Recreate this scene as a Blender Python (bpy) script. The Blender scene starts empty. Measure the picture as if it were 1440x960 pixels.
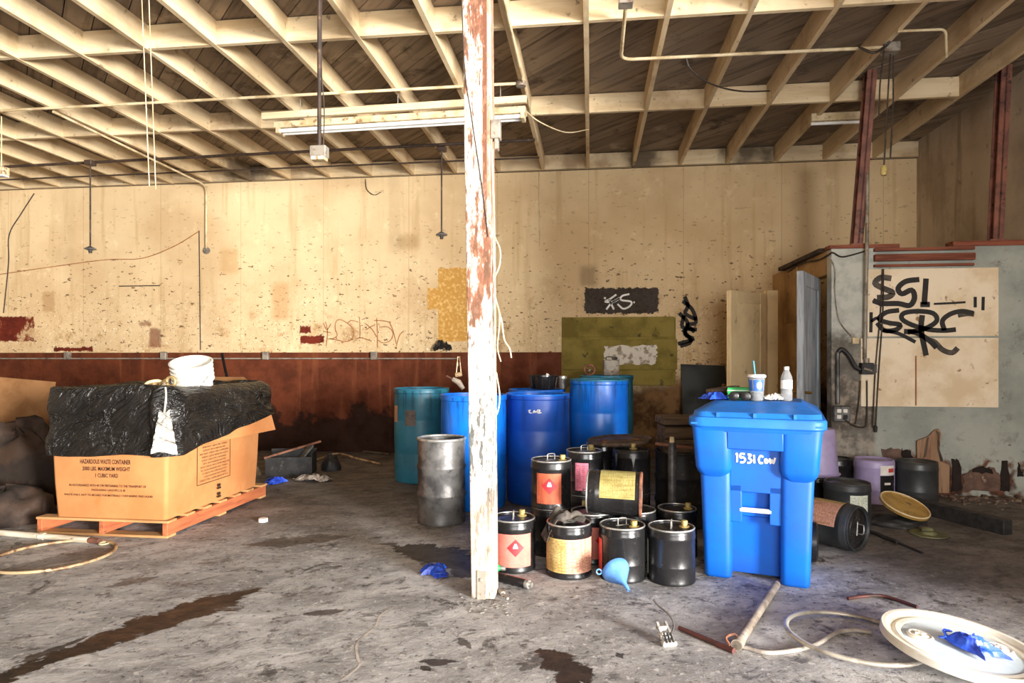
import bpy, math, random
from mathutils import Vector, Matrix, noise

# ------------------------------------------------------------------ camera
PI = math.pi
SC = bpy.context.scene
COL = SC.collection
FPX, CXP, HOR, EYE = 900.0, 720.0, 503.0, 1.30      # focal length, centre column, horizon row, eye height
YAW = math.atan(110.0 / FPX)
cam_d = bpy.data.cameras.new('camera')
cam = bpy.data.objects.new('camera', cam_d)
COL.objects.link(cam)
cam.location = (0, 0, EYE)
cam.rotation_euler = (PI / 2, 0, YAW)
cam_d.sensor_width = 36.0
cam_d.lens = 36.0 * FPX / 1440.0
cam_d.shift_y = (HOR - 480.0) / 1440.0
cam_d.clip_start = 0.05
SC.camera = cam
SC.view_settings.view_transform = 'Standard'
SC.view_settings.look = 'None'
SC.view_settings.gamma = 1.0
SC.view_settings.use_curve_mapping = False
SC.view_settings.exposure = 0.60

# ------------------------------------------------------------------ light
world = bpy.data.worlds.new('world')
SC.world = world
world.use_nodes = True
world.node_tree.nodes['Background'].inputs[0].default_value = (0.80, 0.90, 1.0, 1)
world.node_tree.nodes['Background'].inputs[1].default_value = 2.2

def area(name, loc, target, sx, sy, power, col):
    d = bpy.data.lights.new(name, 'AREA')
    d.shape = 'RECTANGLE'; d.size = sx; d.size_y = sy; d.energy = power; d.color = col
    o = bpy.data.objects.new(name, d); COL.objects.link(o)
    o.location = loc
    o.rotation_euler = (Vector(target) - Vector(loc)).to_track_quat('-Z', 'Y').to_euler()
    return o
# daylight through the big doorway in the right wall (off frame); the front light is an added fill
area('daylight_side_door', (8.9, -5.1, 1.6), (0.0, 4.2, 1.6), 2.6, 2.8, 4700, (1.0, 0.965, 0.91))
area('fill_front', (1.4, -4.85, 1.7), (-1.5, 5, 2.0), 4.0, 2.8, 290, (1.0, 0.95, 0.88))

# ------------------------------------------------------------------ pixel -> place
FW = Vector((-math.sin(YAW), math.cos(YAW), 0)); RT = Vector((math.cos(YAW), math.sin(YAW), 0))
def ray(px):
    return FW + RT * ((px - CXP) / FPX)
def dep(px, py, z):                     # point at camera depth z
    p = ray(px) * z; p.z = EYE - (py - HOR) * z / FPX; return p
def lev(px, py, Z=0.0):                 # point on the level Z
    return dep(px, py, (EYE - Z) * FPX / (py - HOR))
def onY(px, py, Y):                     # point on the plane y = Y
    return dep(px, py, Y / ray(px).y)
def stand(px, py, r):                   # centre of a round thing whose front foot shows at px, py
    p = lev(px, py); d = Vector((p.x, p.y, 0)).normalized(); return p + d * r

# ------------------------------------------------------------------ mesh helpers
class MB:
    def __init__(s): s.v = []; s.f = []; s.uv = None
    def add(s, vs, fs):
        o = len(s.v); s.v += [tuple(v) for v in vs]; s.f += [tuple(i + o for i in f) for f in fs]; return s
    def box(s, lo, hi, M=None):
        (a, b, c), (d, e, f) = lo, hi
        vs = [Vector(p) for p in ((a,b,c),(d,b,c),(d,e,c),(a,e,c),(a,b,f),(d,b,f),(d,e,f),(a,e,f))]
        if M: vs = [M @ v for v in vs]
        return s.add(vs, [(3,2,1,0),(4,5,6,7),(0,1,5,4),(1,2,6,5),(2,3,7,6),(3,0,4,7)])
    def hexa(s, b, t):                  # eight corners: four below, four above
        return s.add(list(b) + list(t), [(3,2,1,0),(4,5,6,7),(0,1,5,4),(1,2,6,5),(2,3,7,6),(3,0,4,7)])
    def bar(s, p, q, w, h, roll=0):     # rectangular bar between two points
        p, q = Vector(p), Vector(q); d = q - p; L = d.length
        M = Matrix.Translation(p) @ d.to_track_quat('X', 'Z').to_matrix().to_4x4() @ Matrix.Rotation(roll, 4, 'X')
        return s.box((0, -w/2, -h/2), (L, w/2, h/2), M)
    def tube(s, pts, r, n=8, closed=False, flat=1.0):
        pts = [Vector(p) for p in pts]; m = len(pts); rings = []
        up = Vector((0, 0, 1)); o = len(s.v); prev = None
        for i, p in enumerate(pts):
            if closed: t = pts[(i+1) % m] - pts[i-1]
            else: t = pts[min(i+1, m-1)] - pts[max(i-1, 0)]
            t = t.normalized() if t.length > 1e-9 else Vector((0, 0, 1))
            if prev is None:
                a = t.cross(up) if abs(t.dot(up)) < .95 else t.cross(Vector((1, 0, 0)))
            else: a = prev - t * prev.dot(t)
            a = a.normalized(); prev = a; b = t.cross(a)
            rr = r[i] if isinstance(r, (list, tuple)) else r
            for k in range(n):
                th = 2 * PI * k / n
                s.v.append(tuple(p + a * (math.cos(th) * rr) + b * (math.sin(th) * rr * flat)))
        for i in range(m if closed else m - 1):
            j = (i + 1) % m
            for k in range(n):
                l = (k + 1) % n
                s.f.append((o+i*n+k, o+j*n+k, o+j*n+l, o+i*n+l))
        if not closed:
            s.f.append(tuple(o + k for k in range(n))); s.f.append(tuple(o + (m-1)*n + n-1-k for k in range(n)))
        return s
    def lathe(s, prof, n=32, M=None):
        o = len(s.v); idx = []
        for (r, z) in prof:
            if r < 1e-6:
                idx.append([len(s.v)]); s.v.append((0, 0, z))
            else:
                idx.append([len(s.v) + k for k in range(n)])
                for k in range(n):
                    t = 2 * PI * k / n; s.v.append((r * math.cos(t), r * math.sin(t), z))
        for a, b in zip(idx, idx[1:]):
            for k in range(n):
                l = (k + 1) % n
                if len(a) == 1 and len(b) == 1: continue
                if len(a) == 1: s.f.append((a[0], b[l], b[k]))
                elif len(b) == 1: s.f.append((a[k], a[l], b[0]))
                else: s.f.append((a[k], a[l], b[l], b[k]))
        if M:
            for i in range(o, len(s.v)): s.v[i] = tuple(M @ Vector(s.v[i]))
        return s
    def prism(s, poly, d, M=None):      # polygon in xy pushed by d along z
        n = len(poly)
        vs = [Vector((x, y, 0)) for x, y in poly] + [Vector((x, y, d)) for x, y in poly]
        if M: vs = [M @ v for v in vs]
        fs = [tuple(range(n))[::-1], tuple(range(n, 2*n))] + [(i, (i+1) % n, n+(i+1) % n, n+i) for i in range(n)]
        return s.add(vs, fs)
    def loft(s, rings, cap=True):
        o = len(s.v); n = len(rings[0])
        for r in rings: s.v += [tuple(p) for p in r]
        for i in range(len(rings) - 1):
            for k in range(n):
                l = (k + 1) % n
                s.f.append((o+i*n+k, o+i*n+l, o+(i+1)*n+l, o+(i+1)*n+k))
        if cap:
            s.f.append(tuple(o + n-1-k for k in range(n))); s.f.append(tuple(o + (len(rings)-1)*n + k for k in range(n)))
        return s
    def grid(s, fn, nu, nv):            # fn(u, v) -> point
        o = len(s.v)
        for i in range(nu + 1):
            for j in range(nv + 1): s.v.append(tuple(fn(i / nu, j / nv)))
        for i in range(nu):
            for j in range(nv):
                a = o + i*(nv+1) + j
                s.f.append((a, a+nv+1, a+nv+2, a+1))
        if s.uv is None: s.uv = []
        s.uv += [(i / nu, j / nv) for i in range(nu + 1) for j in range(nv + 1)]
        return s
    def mesh(s, name, smooth=None):
        me = bpy.data.meshes.new(name)
        me.from_pydata(s.v, [], s.f); me.update()
        if s.uv and len(s.uv) == len(s.v):
            ul = me.uv_layers.new(name='UVMap')
            for lp in me.loops: ul.data[lp.index].uv = s.uv[lp.vertex_index]
        if smooth:
            me.shade_smooth(); me.set_sharp_from_angle(angle=math.radians(smooth))
        return me
    def build(s, name, m, parent=None, smooth=None, bevel=0, seg=1, loc=None, rot=None):
        o = link(name, s.mesh(name, smooth), m, parent, loc, rot)
        if bevel:
            b = o.modifiers.new('bevel', 'BEVEL'); b.width = bevel; b.segments = seg; b.limit_method = 'ANGLE'
        return o
def link(name, me, m, parent=None, loc=None, rot=None):
    if m and not me.materials: me.materials.append(m)
    o = bpy.data.objects.new(name, me); COL.objects.link(o)
    if parent: o.parent = parent
    if loc is not None: o.location = loc
    if rot is not None: o.rotation_euler = rot
    return o
def tag(o, label, cat, group=None):
    o['label'] = label; o['category'] = cat
    if group: o['group'] = group
    return o
def thing(name, label, cat, loc=(0, 0, 0), rot=(0, 0, 0), group=None):
    o = bpy.data.objects.new(name, None); COL.objects.link(o)
    o.location = loc; o.rotation_euler = rot; o.empty_display_size = .1
    return tag(o, label, cat, group)
def struct(o):
    o['kind'] = 'structure'; return o
def root(name):
    o = bpy.data.objects.new(name, None); COL.objects.link(o); return struct(o)
def rrect(w, d, rad, n=5, cx=0, cy=0, z=0):
    pts = []
    for (sx, sy, a0) in ((1, 1, 0), (-1, 1, 90), (-1, -1, 180), (1, -1, 270)):
        for k in range(n + 1):
            a = math.radians(a0 + 90 * k / n)
            pts.append(Vector((cx + sx*(w/2-rad) + rad*math.cos(a), cy + sy*(d/2-rad) + rad*math.sin(a), z)))
    return pts
def spline(pts, k=6):                   # Catmull-Rom through the points
    P = [Vector(p) for p in pts]; P = [P[0]*2 - P[1]] + P + [P[-1]*2 - P[-2]]; out = []
    for i in range(1, len(P) - 2):
        a, b, c, d = P[i-1], P[i], P[i+1], P[i+2]
        for j in range(k):
            t = j / k
            out.append(.5*((2*b) + (c-a)*t + (2*a-5*b+4*c-d)*t*t + (3*b-a-3*c+d)*t**3))
    out.append(P[-2]); return out
def stroke(mb, pts, w, O, U, V, N, k=5, th=.0015):      # painted line on a plane
    pts = spline([(x, y, 0) for x, y in pts], k) if k else [Vector((x, y, 0)) for x, y in pts]
    L = []
    for i, p in enumerate(pts):
        t = (pts[min(i+1, len(pts)-1)] - pts[max(i-1, 0)])
        t = t.normalized() if t.length > 1e-9 else Vector((1, 0, 0))
        nn = Vector((-t.y, t.x, 0)) * (w / 2)
        L.append((p + nn, p - nn))
    o = len(mb.v)
    for a, b in L:
        for q in (a, b): mb.v.append(tuple(O + U*q.x + V*q.y + N*th))
    for i in range(len(L) - 1): mb.f.append((o+2*i, o+2*i+1, o+2*i+3, o+2*i+2))
    return mb

# ------------------------------------------------------------------ materials
def lin(c):
    return tuple((x/255/12.92 if x/255 <= .04045 else ((x/255+.055)/1.055)**2.4) for x in c) + (1,)
class Mat:
    def __init__(s, name, rough=.6, metal=0.0, spec=.5):
        s.m = bpy.data.materials.new(name); s.m.use_nodes = True
        s.t = s.m.node_tree; s.b = s.t.nodes['Principled BSDF']
        s.b.inputs['Roughness'].default_value = rough; s.b.inputs['Metallic'].default_value = metal
        s.b.inputs['Specular IOR Level'].default_value = spec
    def n(s, t, **kw):
        nd = s.t.nodes.new(t)
        for k, v in kw.items(): setattr(nd, k, v)
        return nd
    def put(s, sock, v):
        if isinstance(v, bpy.types.NodeSocket): s.t.links.new(v, sock)
        elif v is not None: sock.default_value = v
    def math(s, op, a, b=None, c=None, clamp=False):
        nd = s.n('ShaderNodeMath', operation=op); nd.use_clamp = clamp
        for i, x in enumerate((a, b, c)): s.put(nd.inputs[i], x)
        return nd.outputs[0]
    def mix(s, f, a, b, mode='MIX'):
        nd = s.n('ShaderNodeMix', data_type='RGBA', blend_type=mode)
        s.put(nd.inputs[0], f); s.put(nd.inputs[6], a); s.put(nd.inputs[7], b); return nd.outputs[2]
    def mapr(s, v, a, b, lo=0.0, hi=1.0):
        nd = s.n('ShaderNodeMapRange', interpolation_type='SMOOTHSTEP')
        for i, x in enumerate((v, a, b, lo, hi)): s.put(nd.inputs[i], x)
        return nd.outputs[0]
    def pos(s): return s.n('ShaderNodeNewGeometry').outputs['Position']
    def obj(s, rnd=True):
        c = s.n('ShaderNodeTexCoord').outputs['Object']
        if not rnd: return c
        r = s.n('ShaderNodeObjectInfo').outputs['Random']
        nd = s.n('ShaderNodeVectorMath', operation='ADD'); s.put(nd.inputs[0], c)
        s.put(nd.inputs[1], s.math('MULTIPLY', r, 37.0)); return nd.outputs[0]
    def uv(s): return s.n('ShaderNodeTexCoord').outputs['UV']
    def rand(s): return s.n('ShaderNodeObjectInfo').outputs['Random']
    def sep(s, v):
        nd = s.n('ShaderNodeSeparateXYZ'); s.put(nd.inputs[0], v); return nd.outputs
    def scale(s, v, xyz):
        nd = s.n('ShaderNodeVectorMath', operation='MULTIPLY'); s.put(nd.inputs[0], v); nd.inputs[1].default_value = xyz
        return nd.outputs[0]
    def noise(s, v, sc, det=3, ro=.55, dist=0.0):
        nd = s.n('ShaderNodeTexNoise'); s.put(nd.inputs['Vector'], v)
        nd.inputs['Scale'].default_value = sc; nd.inputs['Detail'].default_value = det
        nd.inputs['Roughness'].default_value = ro; nd.inputs['Distortion'].default_value = dist
        return nd.outputs[0]
    def bump(s, h, st=.3, d=.01):
        nd = s.n('ShaderNodeBump'); nd.inputs['Strength'].default_value = st; nd.inputs['Distance'].default_value = d
        s.put(nd.inputs['Height'], h); s.t.links.new(nd.outputs[0], s.b.inputs['Normal']); return s
    def color(s, c): s.put(s.b.inputs['Base Color'], c); return s
    def rough(s, c): s.put(s.b.inputs['Roughness'], c); return s
    def rect(s, X, Z, x0, x1, z0, z1, soft=.01):
        a = s.mapr(X, x0-soft, x0+soft); b = s.mapr(X, x1+soft, x1-soft)
        c = s.mapr(Z, z0-soft, z0+soft); d = s.mapr(Z, z1+soft, z1-soft)
        return s.math('MULTIPLY', s.math('MULTIPLY', a, b), s.math('MULTIPLY', c, d))
def plain(name, a, b=None, sc=4.0, lo=.42, hi=.62, rough=.6, metal=0.0, bump=0.0, stretch=None, c=None, csc=22.0, clo=.58, chi=.68, spec=.5, bsc=None):
    """two-tone procedural surface, c = a third tone in small spots"""
    m = Mat(name, rough, metal, spec); v = m.obj()
    if stretch: v = m.scale(v, stretch)
    b = b or tuple(x * .75 for x in a)
    n1 = m.noise(v, sc, 5, .6)
    col = m.mix(m.mapr(n1, lo, hi), lin(a), lin(b))
    if c: col = m.mix(m.mapr(m.noise(v, csc, 4, .6), clo, chi), col, lin(c))
    m.color(col)
    m.rough(m.mapr(n1, .3, .7, max(rough-.1, .02), min(rough+.12, 1)))
    if bump: m.bump(m.noise(v, bsc or sc*6, 4, .6), bump, .01)
    return m.m
M = {}
D = 8.51                                  # back wall
XR, XL, YF = 4.03, -11.8, -5.0            # right wall, left wall, front wall
ZJ, HJ = 3.79, 0.20                       # underside and depth of the joists
ZD = ZJ + HJ

# ---- back wall: cream over a dark red-brown dado, with repaint patches, grime and nail marks
def mat_wall_back():
    m = Mat('back_wall_paint', .85, 0, .25); P = m.pos(); x, y, z = m.sep(P)
    big = m.noise(P, .9, 4, .6); mid = m.noise(P, 4.5, 5, .65); fine = m.noise(P, 26, 4, .6)
    streak = m.noise(m.scale(P, (5.0, 1, .35)), 1.6, 4, .6)
    xw = m.math('ADD', x, m.math('MULTIPLY', m.math('SUBTRACT', m.noise(P, 14, 4, .7), .5), .10))
    zw = m.math('ADD', z, m.math('MULTIPLY', m.math('SUBTRACT', m.noise(P, 17, 4, .7), .5), .10))
    cream = m.mix(m.mapr(big, .35, .68), lin((224, 198, 156)), lin((206, 176, 134)))
    cream = m.mix(m.mapr(streak, .52, .72, 0, .55), cream, lin((190, 158, 112)))
    cream = m.mix(m.mapr(mid, .58, .75, 0, .55), cream, lin((238, 218, 176)))
    low = m.mapr(z, 2.75, 1.5)                                  # scuffed zone above the dado
    cream = m.mix(m.math('MULTIPLY', low, m.mapr(mid, .47, .30)), cream, lin((176, 140, 96)))
    spk = m.mapr(m.noise(m.scale(P, (1, 1, 2.0)), 15, 2, .5), .655, .70)
    cream = m.mix(m.math('MULTIPLY', spk, m.mapr(z, 3.3, 2.3, .25, .9)), cream, lin((96, 66, 42)))
    spk2 = m.mapr(m.noise(P, 42, 2, .5), .67, .72)
    cream = m.mix(m.math('MULTIPLY', m.math('MULTIPLY', spk2, low), .8), cream, lin((80, 52, 34)))
    scu = m.mapr(m.noise(P, 30, 3, .5, 1.5), .63, .68)
    cream = m.mix(m.math('MULTIPLY', m.math('MULTIPLY', scu, low), .7), cream, lin((250, 240, 212)))
    seam = m.math('PINGPONG', m.math('ADD', x, .02), .61)
    cream = m.mix(m.mapr(seam, .008, .002, 0, .35), cream, lin((150, 118, 80)))
    col = cream
    def patch(px0, py0, px1, py1, c, soft=.015, k=1.0, wob=True, brk=None):
        nonlocal col
        a = onY(px0, py1, D); b = onY(px1, py0, D)
        f = m.rect(xw if wob else x, zw if wob else z, a.x, b.x, a.z, b.z, soft)
        if brk: f = m.math('MULTIPLY', f, m.mapr(mid, brk, brk + .12))
        if k != 1: f = m.math('MULTIPLY', f, k)
        col = m.mix(f, col, c if isinstance(c, bpy.types.NodeSocket) else lin(c))
    tan = m.mix(m.mapr(fine, .45, .7), lin((196, 146, 72)), lin((226, 186, 118)))
    patch(616, 376, 668, 480, tan, .006); patch(601, 404, 660, 434, tan, .006)
    red = m.mix(m.mapr(mid, .4, .65), lin((112, 40, 22)), lin((80, 26, 14)))
    patch(-40, 445, 48, 480, red, .008, 1, True, .36)
    patch(75, 488, 130, 494, red, .008); patch(422, 458, 437, 468, red, .01); patch(423, 472, 456, 483, red, .008)
    patch(210, 462, 226, 488, red, .03, .7); patch(195, 452, 213, 458, red, .02, .6)
    patch(60, 410, 77, 438, (170, 132, 88), .02, .6); patch(310, 350, 335, 384, (186, 148, 100), .05, .6)
    patch(382, 398, 406, 450, (186, 140, 90), .06, .6); patch(560, 330, 590, 350, (170, 138, 96), .06, .6)
    patch(1120, 236, 1146, 380, (150, 120, 84), .10, .6, False)
    patch(816, 374, 838, 402, (150, 126, 92), .05, .7)
    # dado
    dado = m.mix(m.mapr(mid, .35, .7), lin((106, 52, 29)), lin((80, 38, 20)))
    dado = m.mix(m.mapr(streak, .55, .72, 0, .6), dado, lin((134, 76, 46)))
    dado = m.mix(m.mapr(m.math('ADD', z, m.math('MULTIPLY', m.math('SUBTRACT', m.noise(P, 2.2, 6, .7), .5), 1.6)), .60, .45, 0, .85), dado, lin((30, 17, 11)))   # ragged darkening along the foot
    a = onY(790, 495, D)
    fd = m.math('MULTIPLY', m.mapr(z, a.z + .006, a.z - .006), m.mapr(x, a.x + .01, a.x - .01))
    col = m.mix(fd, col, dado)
    b = onY(905, 545, D)
    dirt = m.mix(m.mapr(mid, .35, .6), lin((126, 92, 52)), lin((72, 48, 26)))
    fr = m.math('MULTIPLY', m.mapr(m.math('ADD', z, m.math('MULTIPLY', mid, .5)), 1.45, 1.05), m.mapr(x, a.x - .01, a.x + .01))
    col = m.mix(fr, col, dirt)
    g = m.mix(m.mapr(fine, .4, .7), lin((70, 60, 52)), lin((54, 46, 40)))
    patch(822, 404, 926, 441, g, .006)
    m.color(col)
    h = m.math('ADD', m.math('MULTIPLY', mid, .6), m.math('MULTIPLY', fine, .4))
    m.bump(h, .25, .012); m.rough(m.mapr(mid, .3, .7, .62, .92)); return m.m
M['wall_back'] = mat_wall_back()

def mat_wall_side():
    m = Mat('side_wall_paint', .85, 0, .25); P = m.pos(); x, y, z = m.sep(P)
    n1 = m.noise(P, 1.1, 5, .65); n2 = m.noise(P, 6, 5, .65); st = m.noise(m.scale(P, (5, 5, .4)), 1.2, 4, .6)
    c = m.mix(m.mapr(n1, .35, .65), lin((196, 178, 154)), lin((166, 148, 126)))
    c = m.mix(m.mapr(st, .5, .72, 0, .7), c, lin((130, 112, 94)))
    c = m.mix(m.mapr(n2, .6, .72, 0, .6), c, lin((108, 88, 74)))
    m.color(c).bump(n2, .2, .01); return m.m
M['wall_side'] = mat_wall_side()

def mat_floor():
    m = Mat('stained_concrete', .8, 0, .35); P = m.pos(); x, y, z = m.sep(P)
    rot = m.n('ShaderNodeVectorRotate', rotation_type='Z_AXIS'); m.put(rot.inputs[0], P); rot.inputs['Angle'].default_value = math.radians(-24)
    S = m.scale(rot.outputs[0], (.8, 1.3, 1))
    big = m.noise(P, .55, 5, .62); mid = m.noise(S, 2.6, 8, .72, .3); fine = m.noise(P, 24, 6, .75); sp = m.noise(S, 6.5, 7, .75, .6); med = m.noise(P, 9, 7, .72)
    c = m.mix(m.mapr(mid, .36, .62), lin((192, 190, 190)), lin((142, 140, 140)))
    c = m.mix(m.mapr(big, .42, .62, 0, .5), c, lin((126, 122, 120)))
    c = m.mix(m.mapr(sp, .54, .64, 0, .72), c, lin((70, 66, 65)))
    c = m.mix(m.mapr(m.noise(P, 3.4, 6, .72, .5), .58, .66, 0, .8), c, lin((54, 49, 47)))
    c = m.mix(m.mapr(med, .60, .68, 0, .7), c, lin((204, 200, 197)))
    c = m.mix(m.mapr(med, .40, .30, 0, .75), c, lin((62, 58, 56)))
    c = m.mix(m.mapr(fine, .56, .64, 0, .7), c, lin((210, 206, 203)))
    c = m.mix(m.mapr(fine, .44, .36, 0, .8), c, lin((52, 48, 46)))
    ch = m.noise(P, 5.2, 3, .5, 2.0); lumps = m.mapr(m.noise(P, 1.3, 2), .50, .60)
    c = m.mix(m.math('MULTIPLY', lumps, m.mapr(m.math('ABSOLUTE', m.math('SUBTRACT', ch, .5)), .008, .002, 0, .6)), c, lin((206, 202, 198)))
    # dirt and oil trodden in along the back and round the drums; darkened nearer on the right too
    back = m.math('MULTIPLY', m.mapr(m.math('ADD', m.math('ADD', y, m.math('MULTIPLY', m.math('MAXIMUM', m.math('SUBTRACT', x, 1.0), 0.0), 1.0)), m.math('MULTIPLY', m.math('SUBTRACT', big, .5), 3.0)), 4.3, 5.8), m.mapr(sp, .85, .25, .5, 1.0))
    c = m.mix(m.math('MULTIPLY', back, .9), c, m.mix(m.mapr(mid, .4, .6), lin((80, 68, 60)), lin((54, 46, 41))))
    # oil spills and dark blotches: ragged patches, each with its own place and direction
    oil = None; wob = m.math('SUBTRACT', m.noise(S, 5.5, 7, .75, .8), .5); wob2 = m.math('SUBTRACT', med, .5)  # oil: mask of the oil spills and the dark blotches together
    for (p0, p1, w0, w1, k) in SPILLS_BLOTCHES:
        A, B = lev(*p0), lev(*p1); d = (B - A); L = d.length; d /= L
        u = m.math('ADD', m.math('MULTIPLY', m.math('SUBTRACT', x, A.x), d.x), m.math('MULTIPLY', m.math('SUBTRACT', y, A.y), d.y))
        v = m.math('ADD', m.math('MULTIPLY', m.math('SUBTRACT', x, A.x), -d.y), m.math('MULTIPLY', m.math('SUBTRACT', y, A.y), d.x))
        t = m.math('DIVIDE', u, L); e = m.math('MAXIMUM', m.math('SUBTRACT', m.math('ABSOLUTE', m.math('SUBTRACT', t, .5)), .5), 0.0)
        wd = m.math('ADD', w0, m.math('MULTIPLY', m.math('MINIMUM', m.math('MAXIMUM', t, 0.0), 1.0), w1 - w0))
        q = m.math('ADD', m.math('DIVIDE', m.math('ABSOLUTE', v), wd), m.math('MULTIPLY', e, L / max(w0, w1) * .7))
        q = m.math('ADD', q, m.math('ADD', m.math('MULTIPLY', wob, 3.0), m.math('MULTIPLY', wob2, 1.2)))
        f = m.math('MULTIPLY', m.mapr(q, 1.05, .85), k)
        oil = f if oil is None else m.math('MAXIMUM', oil, f)
    c = m.mix(oil, c, m.mix(m.mapr(med, .35, .6), lin((56, 44, 38)), lin((34, 28, 26))))
    m.color(c); m.put(m.b.inputs['Roughness'], m.math('SUBTRACT', m.mapr(sp, .3, .7, .86, .58), m.math('MULTIPLY', oil, .25)))
    m.bump(m.math('ADD', m.math('MULTIPLY', mid, .7), m.math('ADD', m.math('MULTIPLY', med, .5), m.math('MULTIPLY', fine, .5))), .6, .014); return m.m
SPILLS_BLOTCHES = [((-30, 965), (195, 882), .055, .09, 1), ((195, 882), (318, 843), .11, .13, 1), ((330, 834), (358, 829), .03, .02, .9), ((45, 925), (112, 899), .03, .02, .85),
          ((782, 928), (812, 948), .09, .08, 1), ((800, 950), (810, 975), .05, .05, 1), ((606, 930), (626, 930), .04, .03, .9), ((578, 772), (655, 786), .16, .16, .95), ((640, 790), (668, 808), .12, .12, .95),  # the pair left of the post are plain dark blotches
          ((392, 762), (455, 757), .12, .13, .75), ((444, 862), (466, 860), .05, .05, .8), ((596, 938), (600, 940), .02, .02, .9), ((870, 920), (872, 922), .02, .02, .9),
          ((175, 820), (200, 815), .06, .05, .6), ((740, 938), (760, 925), .03, .05, .7), ((20, 800), (140, 775), .10, .10, .5), ((650, 900), (655, 905), .03, .03, .8)]
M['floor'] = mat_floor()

def mat_timber(name, a, b, grime, k=.6, ax='y'):
    m = Mat(name, .8, 0, .25); v = m.obj()
    st = {'y': (7, .8, 7), 'x': (.8, 7, 7), 'z': (7, 7, .8)}[ax]
    n1 = m.noise(m.scale(v, st), 1.5, 5, .65); n2 = m.noise(v, 2.1, 4, .6); n3 = m.noise(v, 13, 4, .6)
    c = m.mix(m.mapr(n1, .35, .68), lin(a), lin(b))
    c = m.mix(m.mapr(n2, .50, .74, 0, k), c, lin(grime))
    c = m.mix(m.mapr(n3, .62, .74, 0, k), c, lin(tuple(x * .6 for x in grime)))
    P = m.pos()
    for (px, py, Zs, rad) in ((330, 236, ZJ + .1, .55), (1045, 224, ZJ + .1, .45), (905, 222, ZJ + .1, .35)):      # old soot from burnt fittings
        q = lev(px, py, Zs); vd = m.n('ShaderNodeVectorMath', operation='DISTANCE'); m.put(vd.inputs[0], P); vd.inputs[1].default_value = q
        c = m.mix(m.mapr(m.math('ADD', vd.outputs['Value'], m.math('MULTIPLY', m.math('SUBTRACT', n2, .5), .9)), rad, rad*.35, 0, .85), c, lin((58, 44, 35)))
    m.color(c).bump(n1, .25, .006); return m.m
M['joist'] = mat_timber('cream_painted_joist', (226, 204, 166), (208, 182, 142), (164, 134, 100), .6)
M['block'] = mat_timber('cream_painted_blocking', (228, 208, 172), (208, 182, 142), (150, 122, 92), .7, 'x')
def mat_plank():
    m = Mat('weathered_roof_boards', .85, 0, .2); P = m.pos(); r = m.rand()
    rot = m.n('ShaderNodeVectorRotate', rotation_type='Z_AXIS'); m.put(rot.inputs[0], P); rot.inputs['Angle'].default_value = math.radians(45)
    v = m.scale(rot.outputs[0], (.5, 7, 1)); n1 = m.noise(v, 2.4, 5, .65); n2 = m.noise(P, 2.6, 5, .65); n3 = m.noise(P, .5, 3, .6)
    c = m.mix(r, lin((158, 140, 120)), lin((126, 110, 94)))
    c = m.mix(m.mapr(n1, .45, .7, 0, .7), c, lin((88, 74, 62)))
    c = m.mix(m.mapr(n2, .55, .72, 0, .8), c, lin((60, 49, 41)))
    c = m.mix(m.mapr(n2, .42, .28, 0, .6), c, lin((190, 172, 150)))
    m.color(c).bump(n1, .25, .006); return m.m
M['plank'] = mat_plank()

def mat_partition():
    m = Mat('grey_green_plaster', .85, 0, .25); P = m.pos(); x, y, z = m.sep(P)
    n1 = m.noise(P, 1.4, 5, .65); n2 = m.noise(P, 7, 5, .65); n3 = m.noise(P, 22, 3, .6)
    c = m.mix(m.mapr(n1, .35, .65), lin((172, 176, 168)), lin((142, 148, 142)))
    c = m.mix(m.mapr(n2, .56, .7, 0, .5), c, lin((116, 112, 104)))
    zz = m.math('ADD', z, m.math('MULTIPLY', m.math('SUBTRACT', n2, .5), .5))
    c = m.mix(m.mapr(n3, .66, .71, 0, .8), c, lin((88, 78, 68)))
    cx = 2.34
    pil = m.mapr(x, cx + .40, cx + .34)                 # bare dirty plaster of the corner pier
    c = m.mix(m.math('MULTIPLY', pil, m.mapr(n2, .35, .6, .3, 1)), c, lin((192, 192, 184)))
    scf = m.math('MULTIPLY', m.math('MULTIPLY', pil, m.mapr(zz, 1.65, 1.35)), m.mapr(n1, .3, .55, .6, 1))
    c = m.mix(scf, c, m.mix(m.mapr(n2, .45, .62), lin((92, 84, 76)), lin((150, 138, 124))))
    br = m.math('MULTIPLY', m.mapr(zz, .36, .26), m.mapr(m.noise(P, 3.2, 3, .6), .42, .52))
    c = m.mix(br, c, m.mix(m.mapr(n2, .4, .6), lin((112, 72, 56)), lin((70, 46, 38))))
    m.color(c).bump(n2, .3, .012); return m.m
M['partition'] = mat_partition()
M['brown_ply'] = plain('brown_ply', (176, 140, 92), (146, 110, 68), 2.2, .4, .65, .8, c=(78, 56, 38), csc=5, clo=.62, chi=.72, bump=.1)
M['plywood'] = plain('cream_plywood', (240, 224, 198), (222, 200, 166), 3.0, .4, .65, .8, c=(160, 124, 88), csc=9, clo=.63, chi=.72, bump=.08)
M['redwood'] = plain('red_brown_timber', (138, 76, 52), (104, 54, 38), 5, .4, .6, .75, stretch=(.3, 4, 4), bump=.15)
M['steel_red'] = plain('red_oxide_steel', (136, 86, 70), (104, 64, 54), 6, .4, .6, .55, bump=.1, c=(50, 34, 30), csc=14)
M['black'] = plain('black_spray_paint', (36, 34, 34), (54, 50, 48), 8, rough=.8)
M['grey_spray'] = plain('grey_spray_paint', (66, 60, 56), (96, 88, 80), 14, rough=.85)
M['white_spray'] = plain('white_spray_paint', (246, 244, 238), (226, 222, 214), 8, rough=.7)
M['brown_ink'] = plain('brown_marker', (150, 96, 58), (176, 122, 78), 8, rough=.8)
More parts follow.
